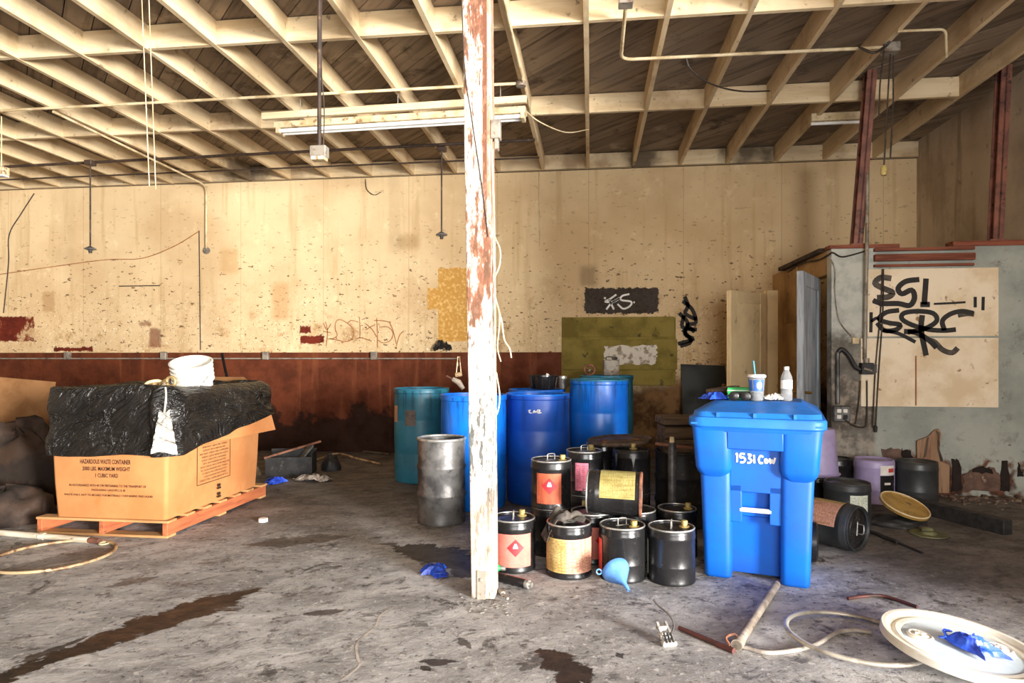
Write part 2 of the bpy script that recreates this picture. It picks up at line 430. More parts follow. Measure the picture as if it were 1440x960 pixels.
M['olive'] = plain('olive_paint', (138, 120, 40), (112, 96, 34), 3.0, .4, .62, .75, c=(70, 58, 26), csc=8, clo=.62, chi=.72, bump=.08)
M['whitewash'] = plain('whitewash', (222, 214, 200), (150, 136, 116), 12, .5, .62, .8)

# ---- floor
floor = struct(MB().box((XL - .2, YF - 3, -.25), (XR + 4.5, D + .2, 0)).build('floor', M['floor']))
# ---- walls
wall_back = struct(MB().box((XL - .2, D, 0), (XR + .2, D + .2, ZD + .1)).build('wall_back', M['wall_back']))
wall_left = struct(MB().box((XL - .2, YF, 0), (XL, D, ZD + .1)).build('wall_left', M['wall_side']))
w = MB()                                   # doorway from y = -4.3 to .75, 3.3 high
w.box((XR, .75, 0), (XR + .2, D, ZD + .1)); w.box((XR, YF, 0), (XR + .2, -4.3, ZD + .1)); w.box((XR, -4.3, 3.3), (XR + .2, .75, ZD + .1))
wall_right = struct(w.build('wall_right', M['wall_side']))
w = MB()                                   # unseen doorway, added for the front fill light, from x = -.8 to 3.6
w.box((XL - .2, YF - .2, 0), (-.8, YF, ZD + .1)); w.box((3.6, YF - .2, 0), (XR + .2, YF, ZD + .1)); w.box((-.8, YF - .2, 3.3), (3.6, YF, ZD + .1))
wall_front = struct(w.build('wall_front', M['wall_side']))
# ---- ceiling: diagonal boards over joists, with rows of blocking
ceiling = root('ceiling')
def clip(poly, a, b, c):                   # keep a*x + b*y <= c
    out = []
    for i, p in enumerate(poly):
        q = poly[(i + 1) % len(poly)]
        dp, dq = a*p[0] + b*p[1] - c, a*q[0] + b*q[1] - c
        if dp <= 0: out.append(p)
        if dp * dq < 0:
            t = dp / (dp - dq); out.append((p[0] + (q[0]-p[0])*t, p[1] + (q[1]-p[1])*t))
    return out
PW = .20; s2 = math.sqrt(.5); t = (XL + YF) * s2; rr = random.Random(3)
while t < (XR + D) * s2:
    R = [(XL, YF), (XR, YF), (XR, D), (XL, D)]
    R = clip(R, s2, s2, t + PW - .008); R = clip(R, -s2, -s2, -t)
    if len(R) >= 3:
        dz = rr.uniform(0, .006)
        MB().prism(R, .022, Matrix.Translation((0, 0, ZD + dz))).build('plank', M['plank'], ceiling)
    t += PW
M['dark'] = plain('light_block_black', (24, 21, 19), (16, 14, 12), rough=.9)
MB().box((XL - .2, YF - .2, ZD + .03), (XR + .2, D + .2, ZD + .1)).build('roof_light_block', M['dark'], ceiling)  # unseen slab added over the boards to keep light out
JX = [-.03 + .59 * k for k in range(-19, 7)]
jm = MB().box((-.02, YF, 0), (.02, D, HJ)).mesh('joist')
for x in JX: link('joist', jm, M['joist'], ceiling, (x, 0, ZJ + rr.uniform(-.004, .004)))
bm_ = MB().box((-.275, -.02, 0), (.275, .02, HJ - .012)).mesh('blocking')
for (yy, hh) in ((D - .022, 0), (6.58, 0), (4.80, 0), (3.0, 0)):
    for x in JX[1:]:
        link('blocking', bm_, M['block'], ceiling, (x - .295, yy + (rr.uniform(-.02, .02) if yy < 8 else 0), ZJ + .004))
MB().box((JX[-1] + .02, D - .042, ZJ + .004), (XR, D - .002, ZD - .008)).build('blocking', M['block'], ceiling)
M['dustyblack'] = plain('sooty_line', (70, 54, 40), (50, 38, 30), 6, rough=.9)
MB().box((XL, D - .012, ZJ - .010), (XR, D, ZJ - .002)).build('trim_1', M['dustyblack']); struct(bpy.data.objects['trim_1'])

# ---- olive boards and painted marks on the back wall
olive = bpy.data.objects.new('olive_panel', None); COL.objects.link(olive); olive.parent = wall_back
for (x0, y0, x1, y1, th) in ((790, 445, 948, 474, .022), (790, 477, 952, 519, .03), (790, 522, 946, 541, .02), (790, 543, 884, 640, .012)):
    a = onY(x0, y1, D); b = onY(x1, y0, D)
    MB().box((a.x, D - th, a.z), (b.x, D, b.z)).build('board', M['olive'], olive, bevel=.003)
a = onY(790, 541, D); b = onY(950, 446, D); MB().box((a.x, D - .010, a.z), (b.x, D, b.z)).build('backing', M['olive'], olive)
a = onY(850, 512, D); b = onY(923, 486, D)
rr = random.Random(8); n = 44; poly = []
for k in range(n):
    t = k / n * 4; e = int(t); f = t - e
    p = [(f, 0), (1, f), (1 - f, 1), (0, 1 - f)][e]
    poly.append((a.x + p[0]*(b.x-a.x) + rr.uniform(-.02, .02), a.z + p[1]*(b.z-a.z) + rr.uniform(-.016, .016)))
MB().prism(poly, .002, Matrix.Translation((0, D - .030, 0)) @ Matrix.Rotation(PI/2, 4, 'X')).build('whitewash_patch', M['whitewash'], wall_back)
WU, WV, WN = Vector((1, 0, 0)), Vector((0, 0, 1)), Vector((0, -1, 0))
def wp(pts, off=0):                        # picture points on the back wall -> (x, z)
    return [(lambda q: (q.x, q.z))(onY(px, py, D)) for px, py in pts]
WO = Vector((0, D, 0))
g = MB()
c5 = lambda L: [(480 + x/3, 320 + y/3) for x, y in L]
for L in (c5([(1160, 282), (1135, 300), (1112, 312), (1150, 312), (1175, 296), (1140, 318), (1118, 345)]), c5([(1128, 302), (1150, 345)]),
          c5([(1215, 280), (1185, 288), (1180, 305), (1222, 312), (1218, 330), (1190, 342), (1165, 322)]),
          c5([(1108, 296), (1116, 298)]), c5([(1232, 314), (1238, 316)])):
    stroke(g, wp(L), .024, WO, WU, WV, WN, 4, .004)
g.build('white_graffiti', M['white_spray'], wall_back)
g = MB(); c7 = lambda L: [(380 + x*280/1440, 380 + y*140/720) for x, y in L]
for L in ([(415, 495), (450, 495), (485, 470), (470, 420), (480, 365), (520, 360), (590, 410), (605, 460), (580, 505), (540, 515), (490, 505), (430, 492)],
          [(560, 380), (590, 362), (640, 375)], [(645, 335), (650, 420), (648, 490)], [(620, 495), (660, 488), (735, 512)],
          [(690, 385), (740, 430), (770, 480)], [(690, 430), (760, 390)], [(770, 345), (775, 450), (775, 560)], [(750, 362), (820, 365), (872, 378)],
          [(790, 410), (850, 410), (888, 450), (870, 505), (820, 525), (780, 505)], [(865, 380), (890, 440), (912, 530)], [(912, 550), (935, 470), (965, 440)],
          [(400, 370), (415, 440), (405, 550)], [(380, 440), (440, 450)], [(385, 380), (410, 430), (440, 385)]):
    stroke(g, wp(c7(L)), .013, WO, WU, WV, WN, 4, .003)
g.build('brown_graffiti', M['brown_ink'], wall_back)
g = MB(); c6 = lambda L: [(960 + x/3, 320 + y/3) for x, y in L]
for L in ([(8, 290), (22, 330), (10, 360), (40, 380), (60, 385)], [(0, 310), (40, 345), (55, 400), (20, 410), (50, 440)], [(-15, 360), (20, 400), (10, 450), (45, 470), (-20, 490)],
          [(0, 430), (35, 480), (-10, 500)], [(5, 370), (0, 420), (60, 430)]):
    stroke(g, wp(c6(L)), .05, WO, WU, WV, WN, 4, .003)
g.build('black_graffiti', M['black'], wall_back)

# ---- partition of the little room in the corner
PY, PX, PH = 6.50, 2.31, 2.35
partition = struct(MB().box((PX, PY, 0), (XR - .002, PY + .12, PH)).build('wall_partition', M['partition']))
s = MB()                                   # side wall, with the dark doorway next to the corner
s.box((PX, PY + .98, 0), (PX + .1, D - .002, PH)); s.box((PX, PY + .12, 2.12), (PX + .1, PY + .98, PH))
wall_side = struct(s.build('wall_partition_side', M['brown_ply']))
MB().box((PX - .012, PY + 1.02, .02), (PX, PY + 1.48, 1.05)).build('plywood_sheet', M['brown_ply'], wall_side)
MB().box((PX - .012, PY + 1.02, 1.06), (PX, PY + 1.48, 1.70)).build('plywood_sheet', M['brown_ply'], wall_side)
MB().box((PX - .012, PY + 1.02, 1.71), (PX, PY + 1.48, 2.33)).build('plywood_sheet', M['brown_ply'], wall_side)
MB().bar((PX + .02, PY + .2, PH + .02), (PX - .01, PY + 1.5, PH + .01), .13, .04).build('top_plate', M['dustyblack'], wall_side)
def pp(px, py): return onY(px, py, PY)
for (x0, y0, x1, y1) in ((1219, 376, 1403, 473), (1210, 475, 1403, 571)):
    a, b = pp(x0, y1), pp(x1, y0)
    MB().box((a.x, PY - .014, a.z), (b.x, PY, b.z)).build('plywood_sheet', M['plywood'], partition, bevel=.002)
a, b = pp(1229, 376), pp(1366, 358)        # opening above the plywood with its red-brown rails
for (y0, y1, th) in ((356, 368, .05), (370, 376, .03), (347, 354, .04)):
    p, q = pp(1228, y1), pp(1368, y0)
    MB().box((p.x, PY - th, p.z), (q.x, PY, q.z)).build('rail', M['redwood'], partition, bevel=.003)
p, q = pp(1372, 347), pp(1470, 341)
MB().box((p.x - .2, PY - .01, PH), (XR - .002, PY + .13, PH + .05)).build('top_plate', M['redwood'], partition)
MB().box((PX - .02, PY - .015, PH), (2.92, PY + .13, PH + .035)).build('top_plate', M['redwood'], partition)
PO = Vector((0, PY - .014, 0))
def pg(L): return [(lambda q: (q.x, q.z))(onY(1160 + x*280/1034, 340 + y*260/960, PY - .014)) for x, y in L]
g = MB()
for L, wd in (([(490, 195), (420, 205), (380, 240), (400, 270), (450, 250), (465, 290), (440, 330), (380, 320), (300, 320), (250, 305)], .05),
              ([(525, 190), (520, 260), (515, 325)], .05), ([(495, 325), (545, 325)], .05), ([(565, 322), (650, 318), (730, 313)], .02),
              ([(385, 355), (320, 365), (280, 400), (330, 420), (390, 430), (370, 455), (310, 460), (270, 420)], .045), ([(240, 365), (238, 470)], .03), ([(238, 415), (270, 395), (290, 420)], .03),
              ([(430, 470), (520, 450), (580, 410), (560, 370), (480, 360), (410, 370), (400, 400), (450, 430), (540, 455), (620, 460), (680, 455)], .045),
              ([(505, 380), (500, 460), (525, 590)], .05), ([(300, 460), (380, 475), (470, 520)], .035), ([(620, 460), (610, 410), (650, 375), (710, 360), (770, 370)], .045),
              ([(410, 465), (470, 470), (540, 510), (580, 550)], .05), ([(780, 285), (780, 340)], .028), ([(822, 285), (820, 355)], .028)):
    stroke(g, pg(L), wd, PO, WU, WV, WN, 4, .002)
g.build('black_graffiti', M['black'], partition)
g = MB()
for L, wd in (([(345, 190), (290, 185), (260, 215), (300, 240), (350, 262), (330, 285), (270, 290)], .055), ([(540, 510), (570, 520), (610, 560), (660, 575), (690, 550)], .05),
              ([(690, 380), (740, 372), (775, 375)], .05), ([(250, 300), (300, 330)], .04)):
    stroke(g, pg(L), wd, PO, WU, WV, WN, 4, .0015)
g.build('grey_graffiti', M['grey_spray'], partition)
# broken plaster at the foot: flat dark patches colour in the shade of hollows, brick showing
M['brick'] = plain('old_brick', (112, 84, 70), (82, 60, 50), 6, bump=.3, c=(160, 132, 112), csc=12)
M['hollow_shade'] = plain('hole_shade', (38, 26, 22), (28, 20, 17), 6, rough=.95)
def ragged(poly, m, name, par, th, Y, seed, j=.012):
    r_ = random.Random(seed); out = []
    for i, p in enumerate(poly):
        q = poly[(i + 1) % len(poly)]
        for k in range(4):
            f = k / 4; out.append((p[0]+(q[0]-p[0])*f + r_.uniform(-j, j), p[1]+(q[1]-p[1])*f + r_.uniform(-j, j)))
    out = [(x, max(z, .002)) for x, z in out]
    return MB().prism(out, th, Matrix.Translation((0, Y, 0)) @ Matrix.Rotation(PI/2, 4, 'X')).build(name, m, par)
cw = lambda L: [(lambda q: (q.x, q.z))(pp(1200 + x/6, 590 + y/6)) for x, y in L]
ragged(cw([(240, 250), (340, 235), (480, 260), (500, 420), (240, 420)]), M['brick'], 'brick_patch', partition, .008, PY, 1)
ragged(cw([(400, 250), (480, 260), (490, 330), (410, 330)]), M['hollow_shade'], 'plaster_hole_shade', partition, .010, PY, 2)
ragged(cw([(830, 330), (890, 335), (910, 600), (825, 600)]), M['hollow_shade'], 'plaster_hole_shade', partition, .010, PY, 3)
ragged(cw([(980, 420), (1080, 385), (1180, 410), (1230, 470), (1240, 600), (920, 600), (930, 480)]), M['brick'], 'brick_patch', partition, .008, PY, 4)
ragged(cw([(1000, 420), (1080, 390), (1160, 410), (1170, 450), (1000, 450)]), M['hollow_shade'], 'plaster_hole_shade', partition, .010, PY, 5)
ragged(cw([(1245, 350), (1300, 350), (1320, 600), (1240, 600)]), M['hollow_shade'], 'plaster_hole_shade', partition, .010, PY, 6)
ragged(cw([(1390, 350), (1420, 420), (1440, 470), (1390, 470)]), M['hollow_shade'], 'plaster_hole_shade', partition, .010, PY, 7)
# doors
def door(name, hinge, edge, Zt, m1, m2, seed):
    h, e = Vector((hinge[0], hinge[1], 0)), Vector((edge[0], edge[1], 0)); L = (e - h).length
    o = root(name); o.location = (h.x, h.y, 0); o.rotation_euler = (0, 0, math.atan2(e.y - h.y, e.x - h.x))
    MB().box((0, -.02, .012), (L, .02, Zt)).build('slab', m1, o, bevel=.003)
    sg = 1
    for s_ in (-1, 1):                      # stiles and rails standing proud round a sunk panel
        y0, y1 = (.02, .03) if s_ > 0 else (-.03, -.02)
        for (x0, x1, z0, z1) in ((0, .11, .012, Zt), (L - .11, L, .012, Zt), (.11, L - .11, Zt - .13, Zt), (.11, L - .11, .012, .22)):
            MB().box((x0, y0, z0), (x1, y1, z1)).build('stile', m1, o, bevel=.003)
    MB().tube([(L - .06, -.09, .98), (L - .06, .09, .98)], .012).lathe([(0, 0), (.026, .005), (.026, .03), (0, .035)], 12, Matrix.Translation((L - .06, -.09, .98)) @ Matrix.Rotation(PI/2, 4, 'X')).build('knob', m2, o, smooth=40)
    return o
M['door_cream'] = plain('cream_door_paint', (240, 214, 166), (224, 198, 152), 2.0, c=(170, 150, 124), csc=5, clo=.6, chi=.75)
M['door_blue'] = plain('faded_blue_door_paint', (176, 184, 192), (136, 142, 150), 2.5, .4, .62, c=(96, 92, 90), csc=6, clo=.6, chi=.72, stretch=(3, 3, .6))
M['brass'] = plain('worn_brass', (150, 120, 60), (110, 86, 44), 9, rough=.35, metal=.8)
door('door_1', (2.02, 7.80), (1.53, 7.36), 2.05, M['door_cream'], M['brass'], 1)
j = MB().box((2.06, 7.80, 0), (2.18, 7.92, 2.09)); j.box((2.03, 7.845, 0), (2.06, 7.92, 2.09)); struct(j.build('trim_2', M['door_cream'], bevel=.004))
door('door_2', (2.30, 6.86), (1.915, 6.16), 2.10, M['door_blue'], M['brass'], 2)
# ================================================================== objects
def drip(name, a, b, c, rough=.35, k=.6, spec=.5):       # coloured plastic or paint with grime runs from the rim
    m = Mat(name, rough, 0, spec); v = m.obj(); n1 = m.noise(v, 3, 4, .6); st = m.noise(m.scale(v, (9, 9, .7)), 2.0, 4, .6); f = m.noise(v, 26, 4, .65)
    x, y, z = m.sep(m.n('ShaderNodeTexCoord').outputs['Generated'])
    col = m.mix(m.mapr(n1, .35, .65), lin(a), lin(b))
    run = m.math('MULTIPLY', m.mapr(st, .50, .60), m.mapr(z, .55, 1.0))
    col = m.mix(m.math('MULTIPLY', run, k), col, lin(c))
    col = m.mix(m.mapr(f, .66, .72, 0, .5), col, lin(c))
    m.color(col); m.rough(m.mapr(n1, .3, .7, rough - .06, rough + .15)); return m.m
M['drum_teal'] = drip('teal_drum_plastic', (44, 122, 148), (32, 100, 126), (16, 40, 46), .42)
M['drum_blue'] = drip('blue_drum_plastic', (16, 118, 226), (10, 98, 210), (12, 46, 92), .33)
M['drum_dblue'] = drip('deep_blue_drum_plastic', (22, 88, 192), (16, 72, 170), (10, 34, 80), .36)
M['steel_grey'] = plain('scuffed_grey_steel', (112, 110, 108), (66, 64, 64), 5, .4, .62, .45, .35, .1, c=(34, 32, 32), csc=9, clo=.58, chi=.7)
M['pail_black'] = plain('black_enamelled_steel', (30, 29, 30), (20, 19, 20), 6, rough=.28, c=(74, 70, 66), csc=30, clo=.66, chi=.72, bump=.04)
M['pail_grey'] = plain('charcoal_enamelled_steel', (58, 60, 62), (44, 46, 48), 6, rough=.4, c=(84, 80, 76), csc=24, clo=.64, chi=.72)
M['pail_lav'] = plain('lavender_plastic', (172, 158, 200), (156, 142, 184), 5, rough=.45, c=(116, 104, 130), csc=20, clo=.66, chi=.74)
M['pail_head'] = plain('dirty_pail_head', (44, 43, 44), (24, 23, 24), 12, rough=.35, metal=.3, c=(120, 114, 104), csc=40, clo=.62, chi=.7)
M['wire'] = plain('galvanised_wire', (196, 194, 188), (150, 148, 142), 20, rough=.35, metal=.7)
M['cap_yellow'] = plain('yellow_cap_plastic', (182, 162, 100), (146, 126, 74), 20, rough=.45)
M['rust'] = plain('rusty_steel', (132, 84, 60), (88, 54, 40), 10, rough=.8, bump=.15)
M['pink'] = None
def paper(name, a, b, ink, rows=16, k=.55, cols=2, stain=(120, 88, 60), st=.45, half=None):    # printed label: rows of small type on paper
    m = Mat(name, .65, 0, .3); uv = m.uv(); u, v, _ = m.sep(uv); ob = m.obj()
    n = m.noise(ob, 9, 5, .65); n2 = m.noise(m.scale(ob, (60, 60, 6)), 1.2, 3, .6)
    col = m.mix(m.mapr(n, .35, .65), lin(a), lin(b))
    if half: col = m.mix(m.mapr(u, .44, .46), col, lin(half))
    row = m.mapr(m.math('PINGPONG', m.math('MULTIPLY', v, rows), .5), .22, .30)
    word = m.mapr(m.noise(m.scale(uv, (26, rows, 1)), 1.0, 1, .5), .44, .50)
    gap = m.mapr(m.math('PINGPONG', m.math('MULTIPLY', u, cols), .5), .03, .05)
    edge = m.math('MULTIPLY', m.mapr(m.math('ABSOLUTE', m.math('SUBTRACT', v, .5)), .46, .44), gap)
    col = m.mix(m.math('MULTIPLY', m.math('MULTIPLY', m.math('MULTIPLY', row, word), edge), k), col, lin(ink))
    col = m.mix(m.mapr(n2, .50, .66, 0, st), col, lin(stain))
    m.color(col); return m.m
M['lab_pink'] = paper('pink_label_paper', (208, 122, 108), (192, 106, 92), (150, 70, 60), 24, .12, 1, (190, 110, 92), .3)
M['lab_orange'] = paper('orange_label_paper', (186, 92, 64), (164, 76, 52), (90, 40, 30), 24, .12, 1, (120, 60, 40), .6)
M['lab_cream'] = paper('cream_and_pink_label', (202, 178, 118), (180, 152, 90), (90, 66, 40), 22, .6, 2, (140, 106, 52), .55, (208, 152, 130))
M['lab_yellow'] = paper('worn_yellow_label', (160, 150, 94), (138, 124, 70), (84, 66, 30), 20, .4, 2, (110, 92, 44), .7)
M['lab_white'] = paper('white_label_paper', (226, 230, 216), (206, 210, 190), (96, 104, 80), 16, .6, 2, (150, 150, 100), .3)
M['lab_magenta'] = paper('faded_magenta_label', (222, 128, 150), (200, 104, 124), (70, 30, 40), 14, .5, 1, (90, 40, 60), .5)
M['lab_red'] = plain('red_label_paper', (206, 72, 66), (186, 54, 50), 8, rough=.6)
M['diamond'] = plain('hazard_red', (200, 36, 44), (178, 26, 34), 8, rough=.55)
M['white'] = plain('white_print', (240, 236, 230), (224, 220, 212), 10, rough=.6)
M['ink'] = plain('black_print', (44, 26, 16), (30, 20, 14), 10, rough=.8)

def cyl(r, a0, a1, z0, z1):              # (u, v) -> point on a cylinder; angle 0 faces -y
    def f(u, v):
        a = a0 + (a1 - a0) * u - PI/2; return Vector((r*math.cos(a), r*math.sin(a), z0 + (z1 - z0)*v))
    return f
_pc = {}
def pail(label, loc, yaw, r=.139, h=.31, mat='pail_black', group='black steel pails', lab=None, la=0.0, lw=.95, cap='cap_yellow', ca=.6, rot=None, tilt=None, handle=True, name='steel_pail', cat='pail', rim=None, upright=0.0):
    t = thing(name, label, cat, loc, rot or (0, 0, yaw), group)
    key = (r, h)
    if key not in _pc:
        b = MB().lathe([(0, .008), (r*.93, .008), (r*.95, 0), (r*.99, 0), (r*1.005, .008), (r*.985, .016), (r*.98, h*.30), (r*.99, h*.315), (r*.98, h*.33), (r*.98, h*.80),
                        (r, h*.82), (r, h*.86), (r*.985, h*.88), (r*.985, h - .022), (r*.97, h - .010), (r*.94, h - .002), (r*.90, h), (r*.88, h - .004), (r*.865, h - .012)], 36)
        hd = MB().lathe([(r*.866, h - .012), (r*.60, h - .009), (r*.58, h - .006), (r*.3, h - .006), (0, h - .006)], 36)
        rg = MB().tube([(r*.94*math.cos(2*PI*k/36), r*.94*math.sin(2*PI*k/36), h - .001) for k in range(36)], .0055, 6, True)
        w_ = r * .20
        bl = MB().tube(spline([(-w_, 0, h - .008), (-w_, 0, h + .018), (-w_*.8, .0, h + .035), (w_*.8, .0, h + .035), (w_, 0, h + .018), (w_, 0, h - .008)], 4), .0035, 6)
        bl.tube([(-w_*1.5, 0, h - .006), (w_*1.5, 0, h - .006)], .006, 6, flat=.6)
        cp = MB().lathe([(.030, h - .008), (.030, h), (.015, h + .003), (.015, h + .010), (.019, h + .011), (.019, h + .030), (.016, h + .033), (0, h + .033)], 16)
        _pc[key] = [x.mesh(n, s) for x, n, s in ((b, 'body', 40), (hd, 'head', 40), (rg, 'rim', 60), (bl, 'handle', 50), (cp, 'spout_cap', 40))]
    me = _pc[key]
    def part(i, mm, l=None, rt=None):
        m_ = me[i].copy() if me[i].materials else me[i]
        m_.materials.clear(); o = link(me[i].name.split('.')[0], m_, M[mm], t, l, rt); return o
    part(0, mat); part(1, 'pail_head' if mat != 'pail_lav' else mat); part(2, rim or ('wire' if mat == 'pail_black' else mat))
    if handle: part(3, 'wire', (0, 0, 0) if upright else None, (0, 0, .5 + upright))
    if cap: part(4, cap, (r*.56*math.cos(ca), r*.56*math.sin(ca), 0))
    if lab:
        z0, z1 = h*.12, h*.76
        fn = cyl(r*.99 + .0012, la - lw, la + lw, z0, z1)
        L = MB().grid(fn, 20, 4).build('label', M[lab], t, smooth=60)
        if lab in ('lab_pink', 'lab_orange'):
            cz, hz = h*.50, h*.17; wa = hz / r
            f2 = cyl(r*.99 + .0024, la - wa + .04, la + wa + .04, 0, 1)
            dm = MB().grid(lambda u, v: (lambda p, q: Vector((p.x, p.y, cz + (2*v - 1)*hz*(1 - abs(2*u - 1)))))(f2(u, 0), 0), 12, 2).build('hazard_diamond', M['diamond'], L, smooth=60)
            f3 = cyl(r*.99 + .0034, la - wa*.28 + .04, la + wa*.28 + .04, 0, 1)
            fl = MB().grid(lambda u, v: (lambda p: Vector((p.x, p.y, cz + hz*.05 + hz*.55*v*(math.sin(PI*u)**.6)*(1 - .35*abs(math.sin(3*PI*u))))))(f3(u, 0)), 12, 2)
            fl.grid(lambda u, v: (lambda p: Vector((p.x, p.y, cz - hz*.06 + hz*.06*v)))(f3(u, 0)), 6, 1)
            fl.build('flame', M['white'], L, smooth=60)
    return t
def away(px, z): return ray(px) * z                       # floor point in column px at depth z
def yaw_to_cam(p): return math.atan2(p.y, p.x) - PI/2      # turns a front (-y) towards the camera

_d = {}
def drum(label, p, yaw, r, h, mat, group=None, open_top=True, z=0.0, inner='drum_teal', steel=False, cat='drum'):
    t = thing('steel_drum' if steel else 'plastic_drum', label, cat, (p.x, p.y, z), (0, 0, yaw), group)
    if steel:
        pr = [(0, .012), (r*.95, .012), (r*.96, 0), (r*1.0, 0), (r*1.012, .008), (r*.99, .02)]
        for c in (.34, .67): pr += [(r*.99, h*c - .025), (r*1.035, h*c - .006), (r*1.035, h*c + .006), (r*.99, h*c + .025)]
        pr += [(r*.99, h - .05), (r*.99, h - .012), (r*1.015, h - .010), (r*1.02, h), (r*.985, h + .002), (r*.97, h - .012), (r*.965, h*.35), (0, h*.34)]
    else:
        pr = [(0, .02), (r*.88, .02), (r*.92, 0), (r*.96, .006), (r*.985, .04), (r*.985, h*.30), (r*.975, h*.31), (r*.985, h*.325), (r, h*.5), (r, h*.66), (r*.988, h*.672), (r, h*.685), (r*.995, h*.88), (r*.985, h*.93), (r*.985, h*.955),
              (r*1.01, h*.962), (r*1.015, h*.99), (r*1.0, h), (r*.97, h), (r*.955, h - .02), (r*.95, h*.6), (0, h*.58)]
        pr = [(a, b) for a, b in pr]
    MB().lathe(pr, 48).build('body', M[mat], t, smooth=38)
    rm = MB().tube([(r*.985*math.cos(2*PI*k/48), r*.985*math.sin(2*PI*k/48), h) for k in range(48)], .011, 6, True)
    rm.build('rim', M[inner], t, smooth=60)
    return t
# ---- drums along the wall
p = stand(593, 681, .29); D1 = drum('teal plastic drum with two paper stickers, furthest from the wheeled bin', p, yaw_to_cam(p), .29, .97, 'drum_teal')
for (a0, a1, z0, z1, mm) in ((-1.35, -1.02, .63, .80, 'lab_cream'), (-.62, -.20, .60, .76, 'steel_grey')):
    MB().grid(cyl(.292, a0, a1, z0, z1), 6, 2).build('sticker', M[mm], D1, smooth=60)
p = away(666, 5.67); D2 = drum('bright blue plastic drum directly behind the white timber post', p, yaw_to_cam(p), .29, .97, 'drum_blue', inner='drum_blue')
p = away(756, 5.87); D3 = drum('deep blue open plastic drum with a white scrawl near its rim', p, yaw_to_cam(p), .29, .97, 'drum_dblue', inner='drum_blue')
g = MB()
f = cyl(.2915, -.28, .12, .80, .86)
for L in ([(0, .6), (.15, .75), (.05, .4), (.25, .3)], [(.35, .3), (.45, .7), (.5, .4), (.6, .6)], [(.65, .35), (.7, .75), (.9, .7), (.75, .5), (.98, .35), (.7, .3)]):
    g.tube([f(u, v) for u, v, _ in spline([(a, b, 0) for a, b in L], 4)], .005, 5)
g.build('scrawl', M['white'], D3)
p = away(755, 6.60); D3b = drum('blue plastic drum under the black tub, by the brown dado', p, yaw_to_cam(p), .29, .97, 'drum_dblue', inner='drum_blue')
pD4 = away(842, 6.42); pD5 = away(853, 7.08)
D4 = drum('bright blue plastic drum with dark drips below its rim', pD4, yaw_to_cam(pD4), .29, .97, 'drum_blue', z=.11, inner='drum_teal')
D5 = drum('teal plastic drum under the tin can, behind the dripping blue drum', pD5, yaw_to_cam(pD5), .29, .97, 'drum_teal', z=.13, inner='drum_teal')
p = stand(621, 741, .19); DM = drum('small scuffed grey steel drum with rolled hoops, open top', p, yaw_to_cam(p), .19, .66, 'steel_grey', steel=True, inner='wire')

# ---- pallets
M['pal'] = plain('pallet_pine', (190, 146, 96), (162, 116, 70), 4, .4, .65, .8, stretch=(.5, 5, 5), bump=.15, c=(120, 78, 46), csc=10, clo=.64, chi=.74)
M['pal_red'] = plain('red_stained_pallet', (178, 102, 62), (150, 78, 46), 4, .4, .65, .8, stretch=(5, .5, 5), bump=.15, c=(110, 58, 36), csc=10, clo=.64, chi=.74)
def pallet(label, x0, x1, y0, y1, h=.125, nb=7, ms='pal_red', mt='pal', group=None):
    t = thing('wooden_pallet', label, 'pallet', ((x0+x1)/2, (y0+y1)/2, 0), (0, 0, 0), group)
    w, l = x1 - x0, y1 - y0; th = .018
    for s in (-1, 0, 1): MB().box((s*(w/2 - .02) - .02, -l/2, th), (s*(w/2 - .02) + .02, l/2, h - th)).build('stringer', M[ms], t, bevel=.003)
    for k in range(nb):
        c = -l/2 + .05 + (l - .10) * k / (nb - 1)
        MB().box((-w/2 - random.Random(k).uniform(0, .012), c - .05, h - th), (w/2 + random.Random(k+9).uniform(0, .015), c + .05, h)).build('deck_board', M[mt], t, bevel=.003)
    for c in (-l/2 + .05, 0, l/2 - .05): MB().box((-w/2, c - .05, 0), (w/2, c + .05, th)).build('bottom_board', M[mt], t, bevel=.003)
    return t
pallet('pine pallet with red-stained sides under the cardboard container', -4.06, -3.02, 4.27, 5.68)
pallet('low grey skid under the dripping blue drum', pD4.x - .3, pD4.x + .3, pD4.y - .31, pD4.y + .30, .11, 4, 'dustyblack', 'dustyblack')
pallet('low dark skid under the teal drum with the tin can', pD5.x - .3, pD5.x + .3, pD5.y - .29, pD5.y + .33, .13, 4, 'dustyblack', 'dustyblack')

# ---- cardboard container
M['card'] = plain('corrugated_cardboard', (192, 130, 78), (178, 114, 64), 2.5, .35, .68, .85, c=(176, 112, 58), csc=7, clo=.62, chi=.75, bump=.05)
M['card_dull'] = plain('dull_cardboard', (156, 112, 70), (136, 94, 56), 3, rough=.85)
def mat_bag():
    m = Mat('black_poly_film', .36); v = m.obj(False); n1 = m.noise(v, 3, 4, .6)
    m.color(m.mix(m.mapr(n1, .4, .6), lin((24, 22, 21)), lin((33, 30, 28))))
    rot = m.n('ShaderNodeVectorRotate', rotation_type='EULER_XYZ'); m.put(rot.inputs[0], v); rot.inputs['Rotation'].default_value = (.4, .6, .5)
    w = m.noise(m.scale(rot.outputs[0], (2.2, 2.2, 7.0)), 1.6, 4, .55, 1.2)
    r = m.math('SUBTRACT', 1.0, m.math('ABSOLUTE', m.math('MULTIPLY', m.math('SUBTRACT', w, .5), 4.0)))
    f = m.noise(v, 16, 4, .6)
    m.bump(m.math('ADD', r, m.math('MULTIPLY', f, .25)), .9, .035); return m.m
M['bag'] = mat_bag()
M['film'] = plain('white_crumpled_film', (216, 212, 204), (160, 155, 148), 14, rough=.4, bump=.5, bsc=26)
BX0, BX1, BY0, BY1, BZ0, BZ1 = -3.93, -3.05, 4.30, 5.56, .125, 1.05
